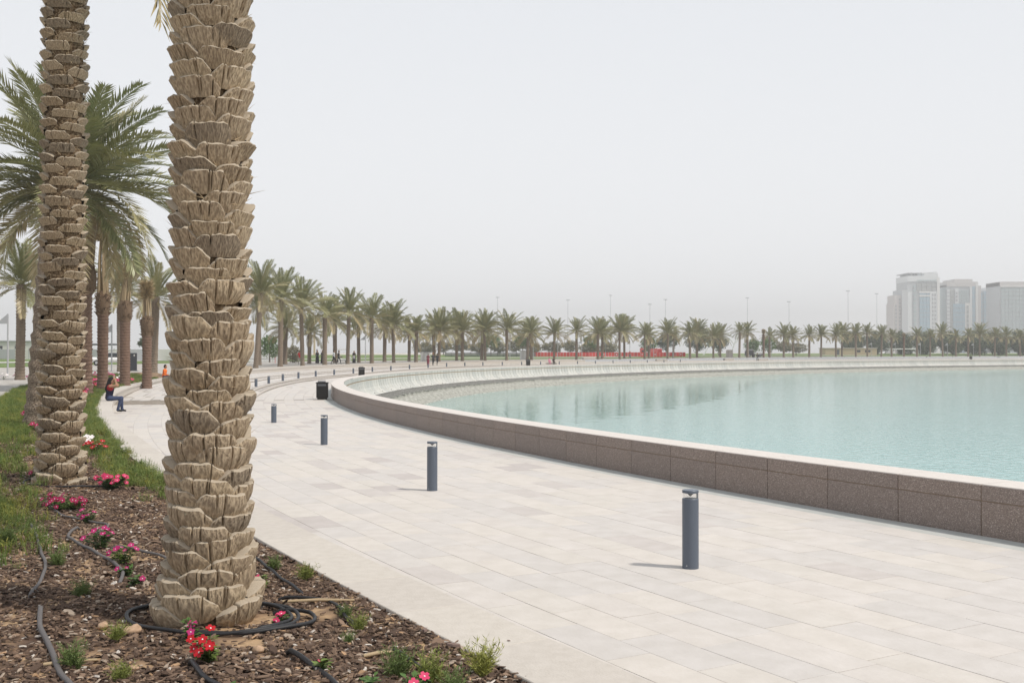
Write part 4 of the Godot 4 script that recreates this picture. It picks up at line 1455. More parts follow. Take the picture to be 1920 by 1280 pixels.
# ---------- people: one smooth skin over tapered bones
func skin(bones: Array, cell: float, sm: float) -> MB:
	var lo := Vector3(9, 9, 9)
	var hi := -lo
	for e in bones:
		for k in 2:
			var r: float = e[2 + k]
			lo = lo.min(e[k] - Vector3(r, r, r)); hi = hi.max(e[k] + Vector3(r, r, r))
	lo -= Vector3.ONE * cell * 1.6
	hi += Vector3.ONE * cell * 1.6
	var nx := int((hi.x - lo.x) / cell) + 2
	var ny := int((hi.y - lo.y) / cell) + 2
	var nz := int((hi.z - lo.z) / cell) + 2
	var d := PackedFloat32Array()
	d.resize(nx * ny * nz)
	d.fill(1.0)
	var nb := bones.size()
	# each bone only touches the cells round it; a smooth minimum joins them
	for e in bones:
		var a: Vector3 = e[0]
		var z: Vector3 = e[1]
		var ra: float = e[2]
		var rz: float = e[3]
		var m := maxf(ra, rz) + cell * 2.0 + sm
		var p0 := ((a.min(z) - Vector3(m, m, m) - lo) / cell).floor()
		var p1 := ((a.max(z) + Vector3(m, m, m) - lo) / cell).ceil()
		var az := z - a
		var l2 := maxf(az.length_squared(), 1e-9)
		for kz in range(maxi(0, int(p0.z)), mini(nz, int(p1.z) + 1)):
			for ky in range(maxi(0, int(p0.y)), mini(ny, int(p1.y) + 1)):
				for kx in range(maxi(0, int(p0.x)), mini(nx, int(p1.x) + 1)):
					var p := lo + Vector3(kx, ky, kz) * cell
					var t := clampf((p - a).dot(az) / l2, 0, 1)
					var v := p.distance_to(a + az * t) - lerpf(ra, rz, t)
					var j := (kz * ny + ky) * nx + kx
					var o := d[j]
					var h := maxf(sm - absf(o - v), 0.0) / sm
					d[j] = minf(o, v) - h * h * sm * .25
	var b := MB.new()
	var id := PackedInt32Array()
	id.resize(nx * ny * nz)
	id.fill(-1)
	var step := [1, nx, nx * ny]
	for kz in nz - 1:
		for ky in ny - 1:
			for kx in nx - 1:
				var j := (kz * ny + ky) * nx + kx
				var mask := 0
				for c in 8:
					if d[j + (c & 1) + ((c >> 1) & 1) * nx + ((c >> 2) & 1) * nx * ny] < 0.0: mask |= 1 << c
				if mask == 0 or mask == 255: continue
				var sum := Vector3.ZERO
				var cnt := 0
				for ax in 3:
					for c in 8:
						if c & (1 << ax): continue
						var c2 := c | (1 << ax)
						if ((mask >> c) & 1) == ((mask >> c2) & 1): continue
						var v1 := d[j + (c & 1) + ((c >> 1) & 1) * nx + ((c >> 2) & 1) * nx * ny]
						var v2 := d[j + (c2 & 1) + ((c2 >> 1) & 1) * nx + ((c2 >> 2) & 1) * nx * ny]
						var t := v1 / (v1 - v2)
						var p := Vector3(c & 1, (c >> 1) & 1, (c >> 2) & 1)
						p[ax] += t
						sum += p
						cnt += 1
				var w := lo + (Vector3(kx, ky, kz) + sum / cnt) * cell
				id[j] = b.v.size()
				b.v.append(w)
				var best := 1e9
				var col := Color.WHITE
				for e in bones:
					var az: Vector3 = e[1] - e[0]
					var t := clampf((w - e[0]).dot(az) / maxf(az.length_squared(), 1e-9), 0, 1)
					var dd := w.distance_to(e[0] + az * t) - lerpf(e[2], e[3], t)
					if dd < best:
						best = dd; col = e[4]
				b.c.append(col)
				b.n.append(Vector3.ZERO)
				b.u.append(Vector2.ZERO)
	for kz in range(1, nz - 1):
		for ky in range(1, ny - 1):
			for kx in range(1, nx - 1):
				var j := (kz * ny + ky) * nx + kx
				for ax in 3:
					var s0 := d[j] < 0.0
					if s0 == (d[j + step[ax]] < 0.0): continue
					var u: int = step[(ax + 1) % 3]
					var v: int = step[(ax + 2) % 3]
					var qd := [id[j - u - v], id[j - v], id[j], id[j - u]]
					if qd.has(-1): continue
					if s0: qd.reverse()
					for tr in [[0, 1, 2], [0, 2, 3]]:
						b.i.append(qd[tr[0]]); b.i.append(qd[tr[1]]); b.i.append(qd[tr[2]])
						var f := (b.v[qd[tr[2]]] - b.v[qd[tr[0]]]).cross(b.v[qd[tr[1]]] - b.v[qd[tr[0]]])
						for kk in 3:
							b.n[qd[tr[kk]]] += f
	for k in b.n.size():
		b.n[k] = b.n[k].normalized()
	return b

func fingers(b: MB, w: Vector3, dir: Vector3, side: Vector3, col: Color):
	b.col = col
	var across := side.normalized()
	for k in 5:
		var o := w + across * (k - 2.0) * .016 + dir * (.03 if k else .0)
		var ln: float = [.05, .07, .08, .075, .055][k]
		var d := (dir + across * (-.8 if k == 0 else .06 * (k - 2))).normalized()
		tube(b, [o, o + d * ln * .5, o + d * ln + side.cross(dir).normalized() * .015], [.0095, .009, .006], 5)
	b.col = Color.WHITE

func person(at: Vector3, turn: float, H: float, look: Dictionary, label: String, cell := .045):
	var root := thing("person", label, "person", at, turn, "people on the promenade")
	var k := H / 1.72
	var sk := Color(.36, .2, .13)
	var shirt: Color = look.get("shirt", Color(.5, .5, .5))
	var legs: Color = look.get("legs", Color(.03, .03, .04))
	var hair: Color = look.get("hair", Color(.015, .012, .012))
	var shoe := Color(.02, .02, .02)
	var pose: String = look.get("pose", "walk")
	var bs := []
	var hip := Vector3(0, .93, 0)
	var chest := Vector3(0, 1.32, .0)
	if pose == "sit":
		hip = Vector3(0, .13, 0); chest = Vector3(0, .52, .07)
	var nk := chest + Vector3(0, .15, .01)
	var head := nk + Vector3(0, .135, .03)
	bs.append([hip, chest - Vector3(0, .06, 0), .135, .14, look.get("waist", shirt)])
	bs.append([chest + Vector3(-.1, .0, 0), chest + Vector3(.1, .0, 0), .115, .115, shirt])
	bs.append([nk - Vector3(0, .03, 0), nk + Vector3(0, .05, .015), .055, .05, sk])
	bs.append([head + Vector3(0, -.03, .025), head + Vector3(0, .03, .01), .078, .085, sk])
	bs.append([head + Vector3(0, -.045, .06), head + Vector3(0, -.085, .055), .045, .038, sk])
	bs.append([head + Vector3(0, .0, .105), head + Vector3(0, -.02, .115), .012, .016, sk])
	bs.append([head + Vector3(0, .05, -.02), head + Vector3(0, .0, -.045), .1, .092, hair])
	if look.get("long", false):
		bs.append([head + Vector3(0, 0, -.06), chest + Vector3(0, -.05, -.12), .09, .1, hair])
	if look.has("cap"):
		bs.append([head + Vector3(0, .07, -.02), head + Vector3(0, .06, .03), .095, .09, look.cap])
		bs.append([head + Vector3(0, .06, .09), head + Vector3(0, .05, .13), .03, .02, look.cap])
	var ends := []
	for s in [-1.0, 1.0]:
		var sw: float = look.get("swing", .2) * s
		if pose == "sit":
			var hp := hip + Vector3(.09 * s, -.03, .04)
			var kn := Vector3(.1 * s, .1, .47)
			var an := Vector3(.1 * s, -.34, .42 + .07 * s)
			bs.append([hp, kn, .095, .07, legs]); bs.append([kn, an, .068, .055, legs])
			bs.append([an + Vector3(0, -.035, 0), an + Vector3(0, -.06, .14), .045, .035, shoe])
		elif look.get("robe", false):
			bs.append([Vector3(.07 * s, .85, 0), Vector3(.09 * s, .1, sw * .5), .14, .16, legs])
			bs.append([Vector3(.09 * s, .04, sw * .5), Vector3(.09 * s, .03, sw * .5 + .14), .04, .035, shoe])
		else:
			var kn := Vector3(.095 * s, .5, sw * .55 + .04)
			var an := Vector3(.1 * s, .09, sw * 1.0 - .04)
			bs.append([Vector3(.085 * s, .9, 0), kn, .098, .068, legs]); bs.append([kn, an, .066, .045, legs])
			bs.append([an + Vector3(0, -.045, 0), an + Vector3(0, -.055, .15), .042, .032, shoe])
		var sh := chest + Vector3(.175 * s, .06, 0)
		var el := sh + Vector3(.06 * s, -.27, -sw * .5 - .02)
		var wr := el + Vector3(-.01 * s, -.2, .1 - sw * .5)
		if pose == "sit":
			if look.get("raised", false):
				el = sh + Vector3(.05 * s, .02, .25); wr = head + Vector3(.07 * s, .04, .12)
			else:
				wr = el + Vector3(-.05 * s, -.08, .22)
		var fore: Color = sk if look.get("bare", true) else shirt
		bs.append([sh, el, .055, .043, shirt if not look.get("raised", false) else sk]); bs.append([el, wr, .042, .03, fore])
		var hd := (wr - el).normalized()
		bs.append([wr, wr + hd * .06, .03, .033, sk])
		ends.append([wr + hd * .075, hd, Vector3(s, 0, 0)])
	var b := skin(bs, cell, .05)
	for e in ends:
		fingers(b, e[0], e[1], e[2], sk)
	part(root, "body", b.mesh(M.body), Transform3D(Basis.from_scale(Vector3(k, k, k)), Vector3.ZERO))
	if look.has("bag"):
		var g := MB.new()
		bx(g, tf(Vector3(.3, .95, 0)), Vector3(.1, .3, .26), .03)
		part(root, "shoulder_bag", g.mesh(mat(look.bag, .8)), Transform3D(Basis.from_scale(Vector3(k, k, k)), Vector3.ZERO))

# ---------- street furniture
func bollard(at: Vector3, h: float, label: String, turn: float):
	var root := thing("bollard_light", label, "bollard", at, turn, "grey bollard lights along the promenade")
	var R := .084
	var b := MB.new()
	lathe(b, [[R, 0], [R, h * .885], [R - .004, h * .893], [R - .022, h * .893], [R - .022, h * .8], [0, h * .8]], 32)
	part(root, "post", b.mesh(M.steel))
	b = MB.new()
	lathe(b, [[0, h * .963], [R - .002, h * .963], [R, h * .967], [R, h * .994], [R - .004, h], [0, h]], 32)
	part(root, "cap", b.mesh(M.steel))
	b = MB.new()
	lathe(b, [[.003, h * .918], [R * .5, h * .9635]], 24)
	part(root, "reflector", b.mesh(M.steel_dark))
	b = MB.new()
	lathe(b, [[R - .008, h * .894], [R - .008, h * .963]], 32)
	part(root, "lens", b.mesh(M.glass))
	b = MB.new()
	bx(b, tf(Vector3(R - .011, h * .928, -.012)), Vector3(.014, h * .07, .045))
	part(root, "bracket", b.mesh(M.steel))
	b = MB.new()
	lathe(b, [[.0, .0], [.006, .0], [.006, .004], [0, .004]], 8)
	part(root, "screw", b.mesh(M.lamp_grey), Transform3D(Basis(Vector3.RIGHT, PI / 2), Vector3(-.05, h * .045, sqrt(R * R - .0025))))

func litter_bin(at: Vector3, turn: float, label: String):
	var root := thing("litter_bin", label, "litter bin", at, turn, "black litter bins on the promenade")
	var b := MB.new()
	bx(b, tf(Vector3(0, .04, 0)), Vector3(.44, .08, .44))
	part(root, "plinth", b.mesh(M.black))
	b = MB.new()
	bx(b, tf(Vector3(0, .43, 0)), Vector3(.53, .7, .53), .012)
	for x in 9:
		bx(b, tf(Vector3(-.22 + x * .055, .36, .267)), Vector3(.03, .5, .008))
	part(root, "casing", b.mesh(M.black))
	b = MB.new()
	bx(b, tf(Vector3(0, .8, 0)), Vector3(.59, .04, .59), .01)
	part(root, "lid", b.mesh(M.black))
	b = MB.new()
	bx(b, tf(Vector3(0, .7, .268)), Vector3(.4, .1, .012), .003)
	part(root, "flap", b.mesh(M.slate))
	b = MB.new()
	bx(b, tf(Vector3(-.02, .845, .05)), Vector3(.34, .05, .3), .01)
	part(root, "ash_tray", b.mesh(M.slate))
	b = MB.new()
	tube(b, [Vector3(-.2, .82, .1), Vector3(-.19, .9, .1), Vector3(.14, .91, .1), Vector3(.16, .82, .1)], [.012], 6)
	part(root, "handle", b.mesh(M.black))

func sail_lamp(x: float, z: float, h: float, label: String):
	var root := thing("street_lamp", label, "street lamp", Vector3(x, gy(x, z), z), 0, "slim street lamps with a slanted head")
	var b := MB.new()
	tube(b, [Vector3(0, -.05, 0), Vector3(0, h, 0)], [.06, .05], 8)
	part(root, "pole", b.mesh(M.lamp_grey))
	b = MB.new()
	var a := [Vector3(0, h, 0), Vector3(0, h - .62, 0), Vector3(-.72, h - .62, 0)]
	for e in [-.05, .05]:
		var o := Vector3(0, 0, e)
		if e > 0: b.tri(a[0] + o, a[2] + o, a[1] + o)
		else: b.tri(a[0] + o, a[1] + o, a[2] + o)
	for k in 3:
		var p1: Vector3 = a[k]
		var p2: Vector3 = a[(k + 1) % 3]
		b.quad(p1 + Vector3(0, 0, .05), p2 + Vector3(0, 0, .05), p2 - Vector3(0, 0, .05), p1 - Vector3(0, 0, .05))
	part(root, "lamp_head", b.mesh(M.lamp_grey))

func mast(x: float, z: float, h: float, label: String):
	var root := thing("light_mast", label, "light mast", Vector3(x, gy(x, z), z), 0, "tall floodlight masts beyond the palms")
	var b := MB.new()
	tube(b, [Vector3(0, 0, 0), Vector3(0, h, 0)], [.12, .07], 7)
	part(root, "pole", b.mesh(M.mast))
	for k in 3:
		b = MB.new()
		bx(b, tf(Vector3(0, 0, 0)), Vector3(.5, .3, .35), .05)
		var a := TAU * k / 3 + .4
		part(root, "floodlight", b.mesh(M.mast), Transform3D(Basis(Vector3.UP, a), Vector3(cos(a) * .6, h, -sin(a) * .6)))
	b = MB.new()
	lathe(b, [[.6, h - .1], [.65, h - .1], [.65, h], [.6, h], [.6, h - .1]], 14)
	for k in 3:
		tube(b, [Vector3(0, h - .05, 0), Vector3(cos(k * 2.09), 0, sin(k * 2.09)) * .62 + Vector3(0, h - .05, 0)], [.05], 4)
	part(root, "ring", b.mesh(M.mast))

func facade(called: String, label: String, rows: Array, z: float, depth: float, group: String):
	var x0 := 1e9
	var x1 := -1e9
	for w in rows:
		x0 = minf(x0, w[1]); x1 = maxf(x1, w[3])
	var cx := (x0 + x1) * .5
	var root := thing(called, label, "building", Vector3(cx, 0, z), 0, group)
	for w in rows:
		var wd: float = w[3] - w[1]
		var ht: float = w[4] - w[2]
		var m: Material = M.tower[w[5]]
		var solid: bool = w[0] in ["wall", "upper_wall", "roof_house", "roof_canopy", "canopy_post"]
		var nr: int = w[7] if w.size() > 7 else 1
		var nc: int = w[8] if w.size() > 8 else 1
		if solid:
			var b := MB.new()
			bx(b, tf(Vector3((w[1] + w[3]) * .5 - cx, w[2] + ht * .5, -depth * .5)), Vector3(wd, ht, depth + w[6] * 2))
			part(root, w[0], b.mesh(m))
			continue
		var cw := wd / nc
		var ch := ht / nr
		var gap := 0.0 if nr * nc == 1 else (.35 if w[0] == "window" else .12)
		var b2 := MB.new()
		bx(b2, Transform3D.IDENTITY, Vector3(cw * (1.0 if nc == 1 else .94), ch * (1.0 - gap), .5 + w[6]))
		var pane := b2.mesh(m)
		for r in nr:
			for c in nc:
				part(root, w[0] if nr * nc == 1 else ("window" if w[0] == "window" else "pane"), pane, tf(Vector3(w[1] + cw * (c + .5) - cx, w[2] + ch * (r + .5), .05 + w[6] * .5)))
	return root

func simple(called: String, label: String, category: String, at: Vector3, turn: float, pieces: Array, group := "") -> Node3D:
	# pieces: [name, centre, size, material, chamfer]
	var root := thing(called, label, category, at, turn, group)
	for w in pieces:
		var b := MB.new()
		bx(b, Transform3D.IDENTITY, w[2], w[4] if w.size() > 4 else 0.0)
		part(root, w[0], b.mesh(w[3]), tf(w[1]))
	return root

func wheel(parent: Node3D, at: Vector3, r: float, w: float):
	var b := MB.new()
	lathe(b, [[0, -w * .5], [r * .8, -w * .5], [r, -w * .3], [r, w * .3], [r * .8, w * .5], [0, w * .5]], 16)
	var t := part(parent, "wheel", b.mesh(M.tyre), Transform3D(Basis(Vector3.RIGHT, PI / 2), at))
	b = MB.new()
	lathe(b, [[0, -w * .52], [r * .5, -w * .52], [r * .5, w * .52], [0, w * .52]], 12)
	part(t, "hub", b.mesh(M.lamp_grey))

func build_things():
	# bollards
	var near := [[1.83, -10.95, .8, "nearest and tallest grey bollard light on the pale paving"], [-1.28, -17.12, .785, "second nearest grey bollard light, left of the nearest one"], [-4.52, -25.66, .715, "third nearest grey bollard light, below the black litter bin"], [-7.56, -33.85, .59, "fourth nearest grey bollard light, between trunk and litter bin"], [-10.08, -40.93, .59, "grey bollard light half beside the big trunk"]]
	for w in near:
		var so := nearest_s(Vector3(w[0], 0, w[1]))
		bollard(Vector3(w[0], ground_y(so.x, so.y), w[1]), w[2], w[3], 0.0)
	for k in 27:
		var s := 47.7 + 6.08 * k
		var o := ip(STEP_LOW, s) + .8
		var lab := "small grey bollard light on the terrace, %s in the row from the trunk" % ordinal(k + 1)
		if k > 13: lab = "tiny far bollard light, %s in the terrace row from the trunk" % ordinal(k + 1)
		bollard(q(s, o, ground_y(s, o)), .485, lab, 0.0)
	litter_bin(Vector3(-9.02, -.45, -50.7), .1, "black litter bin standing at the bend of the parapet wall")
	for w in [[-13.55, -96.0, "black litter bin behind the curved parapet near the small bollards"], [2.3, -152.0, "small black litter bin on the far promenade below the palms"], [55.0, -243.0, "tiny black litter bin below the truck on the far promenade"], [124.0, -288.0, "tiny black litter bin on the far right promenade"]]:
		litter_bin(Vector3(w[0], gy(w[0], w[1]), w[1]), .2, w[2])
	# people
	var sa := 38.4
	var bsn := ang(sa)
	var face := atan2(cos(bsn), sin(bsn))
	person(q(sa, ip(BENCH, sa) + .16, ip(BENCH_Y, sa)), face, 1.6, {"pose": "sit", "shirt": Color(.32, .012, .018), "waist": Color(.015, .015, .04), "legs": Color(.045, .06, .12), "raised": true, "long": true}, "seated person in red top and blue jeans on the kerb bench, hands raised", .026)
	var sb := 66.0
	person(q(sb, ip(BENCH, sb) + .16, ip(BENCH_Y, sb)), face - .3, 1.6, {"pose": "sit", "shirt": Color(.75, .16, .02), "legs": Color(.03, .035, .07), "bare": false}, "seated person in orange shirt half hidden left of the big trunk", .04)
	person(q(52.3, ip(STEP_LOW, 52.3) + .75, ground_y(52.3, ip(STEP_LOW, 52.3) + .75) + .28), 1.2, 1.0, {"pose": "sit", "shirt": Color(.8, .35, .48), "waist": Color(.8, .35, .48), "legs": Color(.7, .5, .55), "bare": false}, "small seated person in pink beside the big trunk on the steps", .04)
	var black := Color(.01, .01, .012)
	var ppl := [[-11.1, -141, 2.6, 1.55, {"shirt": Color(.16, .03, .04), "waist": Color(.2, .03, .05), "legs": Color(.2, .03, .05), "robe": true}, "walking person in dark red dress, left of a group of three"],
		[-10.45, -141, 2.9, 1.58, {"shirt": Color(.05, .05, .055), "legs": Color(.03, .03, .03), "cap": Color(.6, .25, .05)}, "walking person in dark clothes with orange cap in a group of three"],
		[-9.9, -141, 2.7, 1.56, {"shirt": Color(.03, .03, .035), "legs": Color(.02, .02, .025), "bag": Color(.8, .8, .8)}, "walking person in black with white bag, right of a group of three"],
		[-23.8, -119.5, .4, 1.6, {"shirt": Color(.6, .02, .025), "legs": Color(.5, .47, .43)}, "person in bright red shirt walking between the palms"],
		[-24.3, -133, .3, 1.6, {"shirt": black, "waist": black, "legs": black, "robe": true, "hair": black, "long": true, "bare": false}, "person in long black robe standing clear between two palms"],
		[-23.65, -133, .3, 1.6, {"shirt": black, "waist": black, "legs": black, "robe": true, "hair": black, "long": true, "bare": false}, "person in black robe half behind a palm trunk"],
		[-20.9, -125, 1.6, 1.62, {"shirt": Color(.6, .63, .66), "legs": Color(.025, .025, .03), "swing": .3}, "person in white shirt and black trousers striding beside a palm"],
		[-20.25, -124.5, 1.6, 1.6, {"shirt": Color(.03, .03, .035), "legs": Color(.03, .03, .035), "bag": Color(.8, .8, .8), "swing": .3}, "person in dark clothes walking in front of the golf cart"],
		[-20.3, -137, .2, 1.55, {"shirt": black, "waist": black, "legs": black, "robe": true, "long": true, "bare": false}, "person in black beside a child right of the golf cart"],
		[-20.1, -135.5, .5, 1.1, {"shirt": Color(.65, .66, .7), "legs": Color(.02, .02, .03)}, "small person in white shirt right of the golf cart"],
		[25.0, -226, .3, 1.7, {"shirt": Color(.4, .03, .03), "legs": Color(.03, .03, .035), "cap": Color(.8, .8, .78)}, "person in dark red shirt and white cap before the red hoarding"],
		[-33.7, -85, .5, 1.5, {"shirt": Color(.08, .02, .03), "waist": Color(.7, .65, .65), "legs": Color(.04, .04, .06)}, "person in dark top seen between the tied palms at left"],
		[53.4, -232, 0.5, 1.7, {"shirt": Color(.03, .03, .03), "legs": Color(.05, .08, .08)}, "person in dark clothes left of the truck"],
		[59.2, -262, 0.5, 1.7, {"shirt": Color(.05, .05, .06), "legs": Color(.06, .06, .08)}, "dark-clad person standing among the palms right of the truck"],
		[-60.4, -330, .4, 1.7, {"shirt": Color(.05, .06, .15), "legs": Color(.05, .06, .15)}, "distant person in blue behind the lawn, left of the beige pole"],
		[-59.0, -330, .4, 1.7, {"shirt": Color(.7, .7, .72), "legs": Color(.7, .7, .72), "robe": true}, "distant person in long white robe behind the lawn"],
		[-57.8, -330, .4, 1.7, {"shirt": Color(.03, .03, .03), "legs": Color(.03, .03, .03)}, "distant person in black behind the lawn"]]
	for w in ppl:
		person(Vector3(w[0], gy(w[0], w[1]), w[1]), w[2], w[3], w[4], w[5], .05)
	for w in [[5.75, -165.0, Color(.75, .3, .42), "seated person in pink on the far promenade above the wall"], [6.4, -165.0, Color(.02, .02, .02), "seated person in black on the far promenade above the wall"]]:
		person(Vector3(w[0], gy(w[0], w[1]) + .3, w[1]), .4, 1.45, {"pose": "sit", "shirt": w[2], "waist": w[2], "legs": w[2], "bare": false, "long": true}, w[3], .05)
		var so := MB.new()
	simple("low_bench", "low stone block under the seated pair on the far promenade", "bench", Vector3(6.1, gy(6.1, -165.1), -165.1), 0, [["block", Vector3(0, .14, 0), Vector3(1.8, .28, .5), M.stone, .02]])
	# golf cart
	var g := simple("golf_cart", "white golf cart with flat roof parked behind the palms", "golf cart", Vector3(-22.3, gy(-22.3, -140), -140), .25, [["chassis", Vector3(0, .4, 0), Vector3(2.1, .3, 1.1), M.white, .08], ["front_cowl", Vector3(.85, .65, 0), Vector3(.5, .4, 1.05), M.white, .12], ["seat", Vector3(-.25, .75, 0), Vector3(.5, .2, 1.0), M.slate, .05], ["seat_back", Vector3(-.55, 1.0, 0), Vector3(.12, .45, 1.0), M.slate, .04], ["roof", Vector3(-.05, 1.75, 0), Vector3(1.9, .08, 1.15), M.offwhite, .03]])
	for x in [-.85, .7]:
		for z in [-.5, .5]:
			var b := MB.new()
			tube(b, [Vector3(x, .5, z), Vector3(x * .95, 1.75, z)], [.025], 5)
			part(g, "roof_post", b.mesh(M.lamp_grey))
			wheel(g, Vector3(x * .9, .23, z), .23, .16)
	# truck
	var tk := simple("pickup_truck", "small truck with dark cab and white flatbed behind the palms", "truck", Vector3(57.2, gy(57.2, -252), -252), .1, [["chassis", Vector3(0, .5, 0), Vector3(4.2, .2, 1.6), M.slate, .03], ["cab", Vector3(-1.2, 1.05, 0), Vector3(1.6, .95, 1.7), M.charcoal, .12], ["cab_roof", Vector3(-1.1, 1.72, 0), Vector3(1.3, .14, 1.5), M.lamp_grey, .06], ["windscreen", Vector3(-1.1, 1.5, 0), Vector3(1.25, .36, 1.52), M.dark_glass, .03], ["flatbed", Vector3(.95, .95, 0), Vector3(2.3, .4, 1.75), M.white, .03], ["tail_panel", Vector3(2.05, .72, 0), Vector3(.1, .25, 1.6), M.red_b, .02]])
	for x in [-1.4, 1.2]:
		for z in [-.75, .75]:
			wheel(tk, Vector3(x, .36, z), .36, .24)
	var cr := simple("parked_car", "white parked car seen between the tied palms at left", "car", Vector3(-42.0, gy(-42, -112), -112), .1, [["body", Vector3(0, .62, 0), Vector3(4.3, .55, 1.75), M.white, .18], ["cabin", Vector3(-.2, 1.1, 0), Vector3(2.3, .5, 1.5), M.dark_glass, .16], ["roof", Vector3(-.2, 1.38, 0), Vector3(1.9, .08, 1.4), M.white, .03], ["headlight", Vector3(2.12, .7, .6), Vector3(.1, .12, .3), M.lamp_grey, .02], ["headlight", Vector3(2.12, .7, -.6), Vector3(.1, .12, .3), M.lamp_grey, .02]])
	for x in [-1.35, 1.3]:
		for z in [-.8, .8]:
			wheel(cr, Vector3(x, .32, z), .32, .2)
	# left background
	simple("information_pillar", "dark grey upright information pillar between the tied palms", "sign", Vector3(-30.2, gy(-30.2, -85), -85), 0, [["slab", Vector3(0, .72, 0), Vector3(.55, 1.44, .16), M.charcoal, .01], ["plinth", Vector3(0, .02, 0), Vector3(.7, .06, .3), M.slate, .01], ["notice", Vector3(.1, 1.25, .082), Vector3(.1, .14, .006), M.offwhite]])
	sail_lamp(-31.55, -84.0, 3.7, "slim lamp post with slanted head between the tied palms")
	sail_lamp(-31.7, -67.0, 3.95, "slim lamp post with slanted head at the left edge")
	var fence := thing("panel_fence", "long pale grey panel fence behind the left palms", "fence", Vector3(-65, gy(-58, -150), -150))
	for k in 22:
		var b := MB.new()
		bx(b, Transform3D.IDENTITY, Vector3(1.92, 1.55, .08), .02)
		part(fence, "fence_panel", b.mesh(M.offwhite if k % 3 else M.lamp_grey), tf(Vector3(-18 + k * 2.0, .8, 0)))
		b = MB.new()
		bx(b, Transform3D.IDENTITY, Vector3(.08, 1.7, .1))
		part(fence, "post", b.mesh(M.lamp_grey), tf(Vector3(-19 + k * 2.0, .85, 0)))
	simple("canopy", "dark flat canopy above the fence behind the tied palms", "canopy", Vector3(-58.6, gy(-58, -152), -152), 0, [["roof", Vector3(0, 2.25, 0), Vector3(4.6, .25, 3), M.slate, .03], ["post", Vector3(-2, 1.1, 1.2), Vector3(.1, 2.2, .1), M.lamp_grey], ["post", Vector3(2, 1.1, 1.2), Vector3(.1, 2.2, .1), M.lamp_grey]])
	simple("low_building", "pale low building at the far left edge", "building", Vector3(-77, gy(-74, -165), -165), .05, [["wall", Vector3(0, 1.2, 0), Vector3(7.5, 2.6, 5), M.offwhite, .03], ["roof", Vector3(0, 2.6, 0), Vector3(7.9, .2, 5.4), M.lamp_grey, .03], ["door", Vector3(1.5, .9, 2.52), Vector3(.9, 1.9, .06), M.slate, .01], ["window", Vector3(-1.5, 1.4, 2.52), Vector3(1.4, .9, .06), M.dark_glass, .01]])
	# white hoarding
	var wh := thing("white_hoarding", "white construction hoarding of tall panels beside the big trunk", "hoarding", Vector3(-35.7, gy(-35.7, -150), -150))
	for k in 6:
		var b := MB.new()
		bx(b, Transform3D.IDENTITY, Vector3(1.16, 2.0, .06), .01)
		part(wh, "panel", b.mesh(M.white), tf(Vector3(-3.4 + k * 1.2, 1.02, 0)))
	simple("grey_cabinet", "grey service cabinet at the right end of the white hoarding", "cabinet", Vector3(-32.0, gy(-32, -149), -149), 0, [["case", Vector3(0, .9, 0), Vector3(.5, 1.8, .5), M.lamp_grey, .02], ["door", Vector3(0, .9, .255), Vector3(.42, 1.6, .02), M.offwhite, .005]])
	var rail := thing("low_railing", "low red and white post railing in front of the white hoarding", "railing", Vector3(-34, gy(-34, -135), -135))
	for k in 9:
		var b := MB.new()
		tube(b, [Vector3(-4 + k, 0, 0), Vector3(-4 + k, .75, 0)], [.035], 5)
		part(rail, "post", b.mesh(M.offwhite if k % 2 else M.red_b))
	var rb := MB.new()
	bx(rb, tf(Vector3(0, .55, 0)), Vector3(8, .05, .03))
	part(rail, "rail", rb.mesh(M.slate))
	# beige pole with a flag, dark fence, kiosks
	simple("beige_pole", "tall beige pole with a small sign behind the palms", "pole", Vector3(-44.5, gy(-44.5, -240), -240), 0, [["pole", Vector3(0, 2.6, 0), Vector3(.4, 5.4, .4), M.tan, .03], ["sign_board", Vector3(-1.1, 4.0, 0), Vector3(1.2, .8, .08), M.slate, .01]])
	var df := thing("dark_fence", "long low dark slatted fence behind the lawn", "fence", Vector3(-4.6, gy(-4.6, -232), -232))
	for k in 14:
		for j in 4:
			var b := MB.new()
			bx(b, Transform3D.IDENTITY, Vector3(1.36, .17, .04))
			part(df, "slat", b.mesh(M.slate), tf(Vector3(-9.3 + k * 1.42, .18 + j * .22, 0)))
		var b3 := MB.new()
		bx(b3, Transform3D.IDENTITY, Vector3(.07, 1.0, .08))
		part(df, "post", b3.mesh(M.charcoal), tf(Vector3(-10.0 + k * 1.42, .5, 0)))
	for w in [[-13.4, -165.0, 1.3, 1.35, "white service kiosk behind the group of three"], [2.15, -194.0, 1.15, 1.6, "white service kiosk beside a double palm"]]:
		simple("service_kiosk", w[4], "kiosk", Vector3(w[0], gy(w[0], w[1]), w[1]), .35, [["case", Vector3(0, w[3] * .5, 0), Vector3(w[2], w[3], 1.0), M.offwhite, .02], ["door", Vector3(.1, w[3] * .48, .51), Vector3(w[2] * .6, w[3] * .85, .03), M.white, .01], ["top", Vector3(0, w[3] + .02, 0), Vector3(w[2] + .1, .06, 1.1), M.lamp_grey, .01]])
	simple("stone_block", "tall pale stone block on the far promenade between two palms", "stone block", Vector3(50.2, gy(50.2, -246), -246), .5, [["block", Vector3(0, .85, 0), Vector3(1.25, 1.75, 1.0), M.stone_b, .03], ["base", Vector3(0, .05, 0), Vector3(1.5, .14, 1.3), M.stone, .02]])
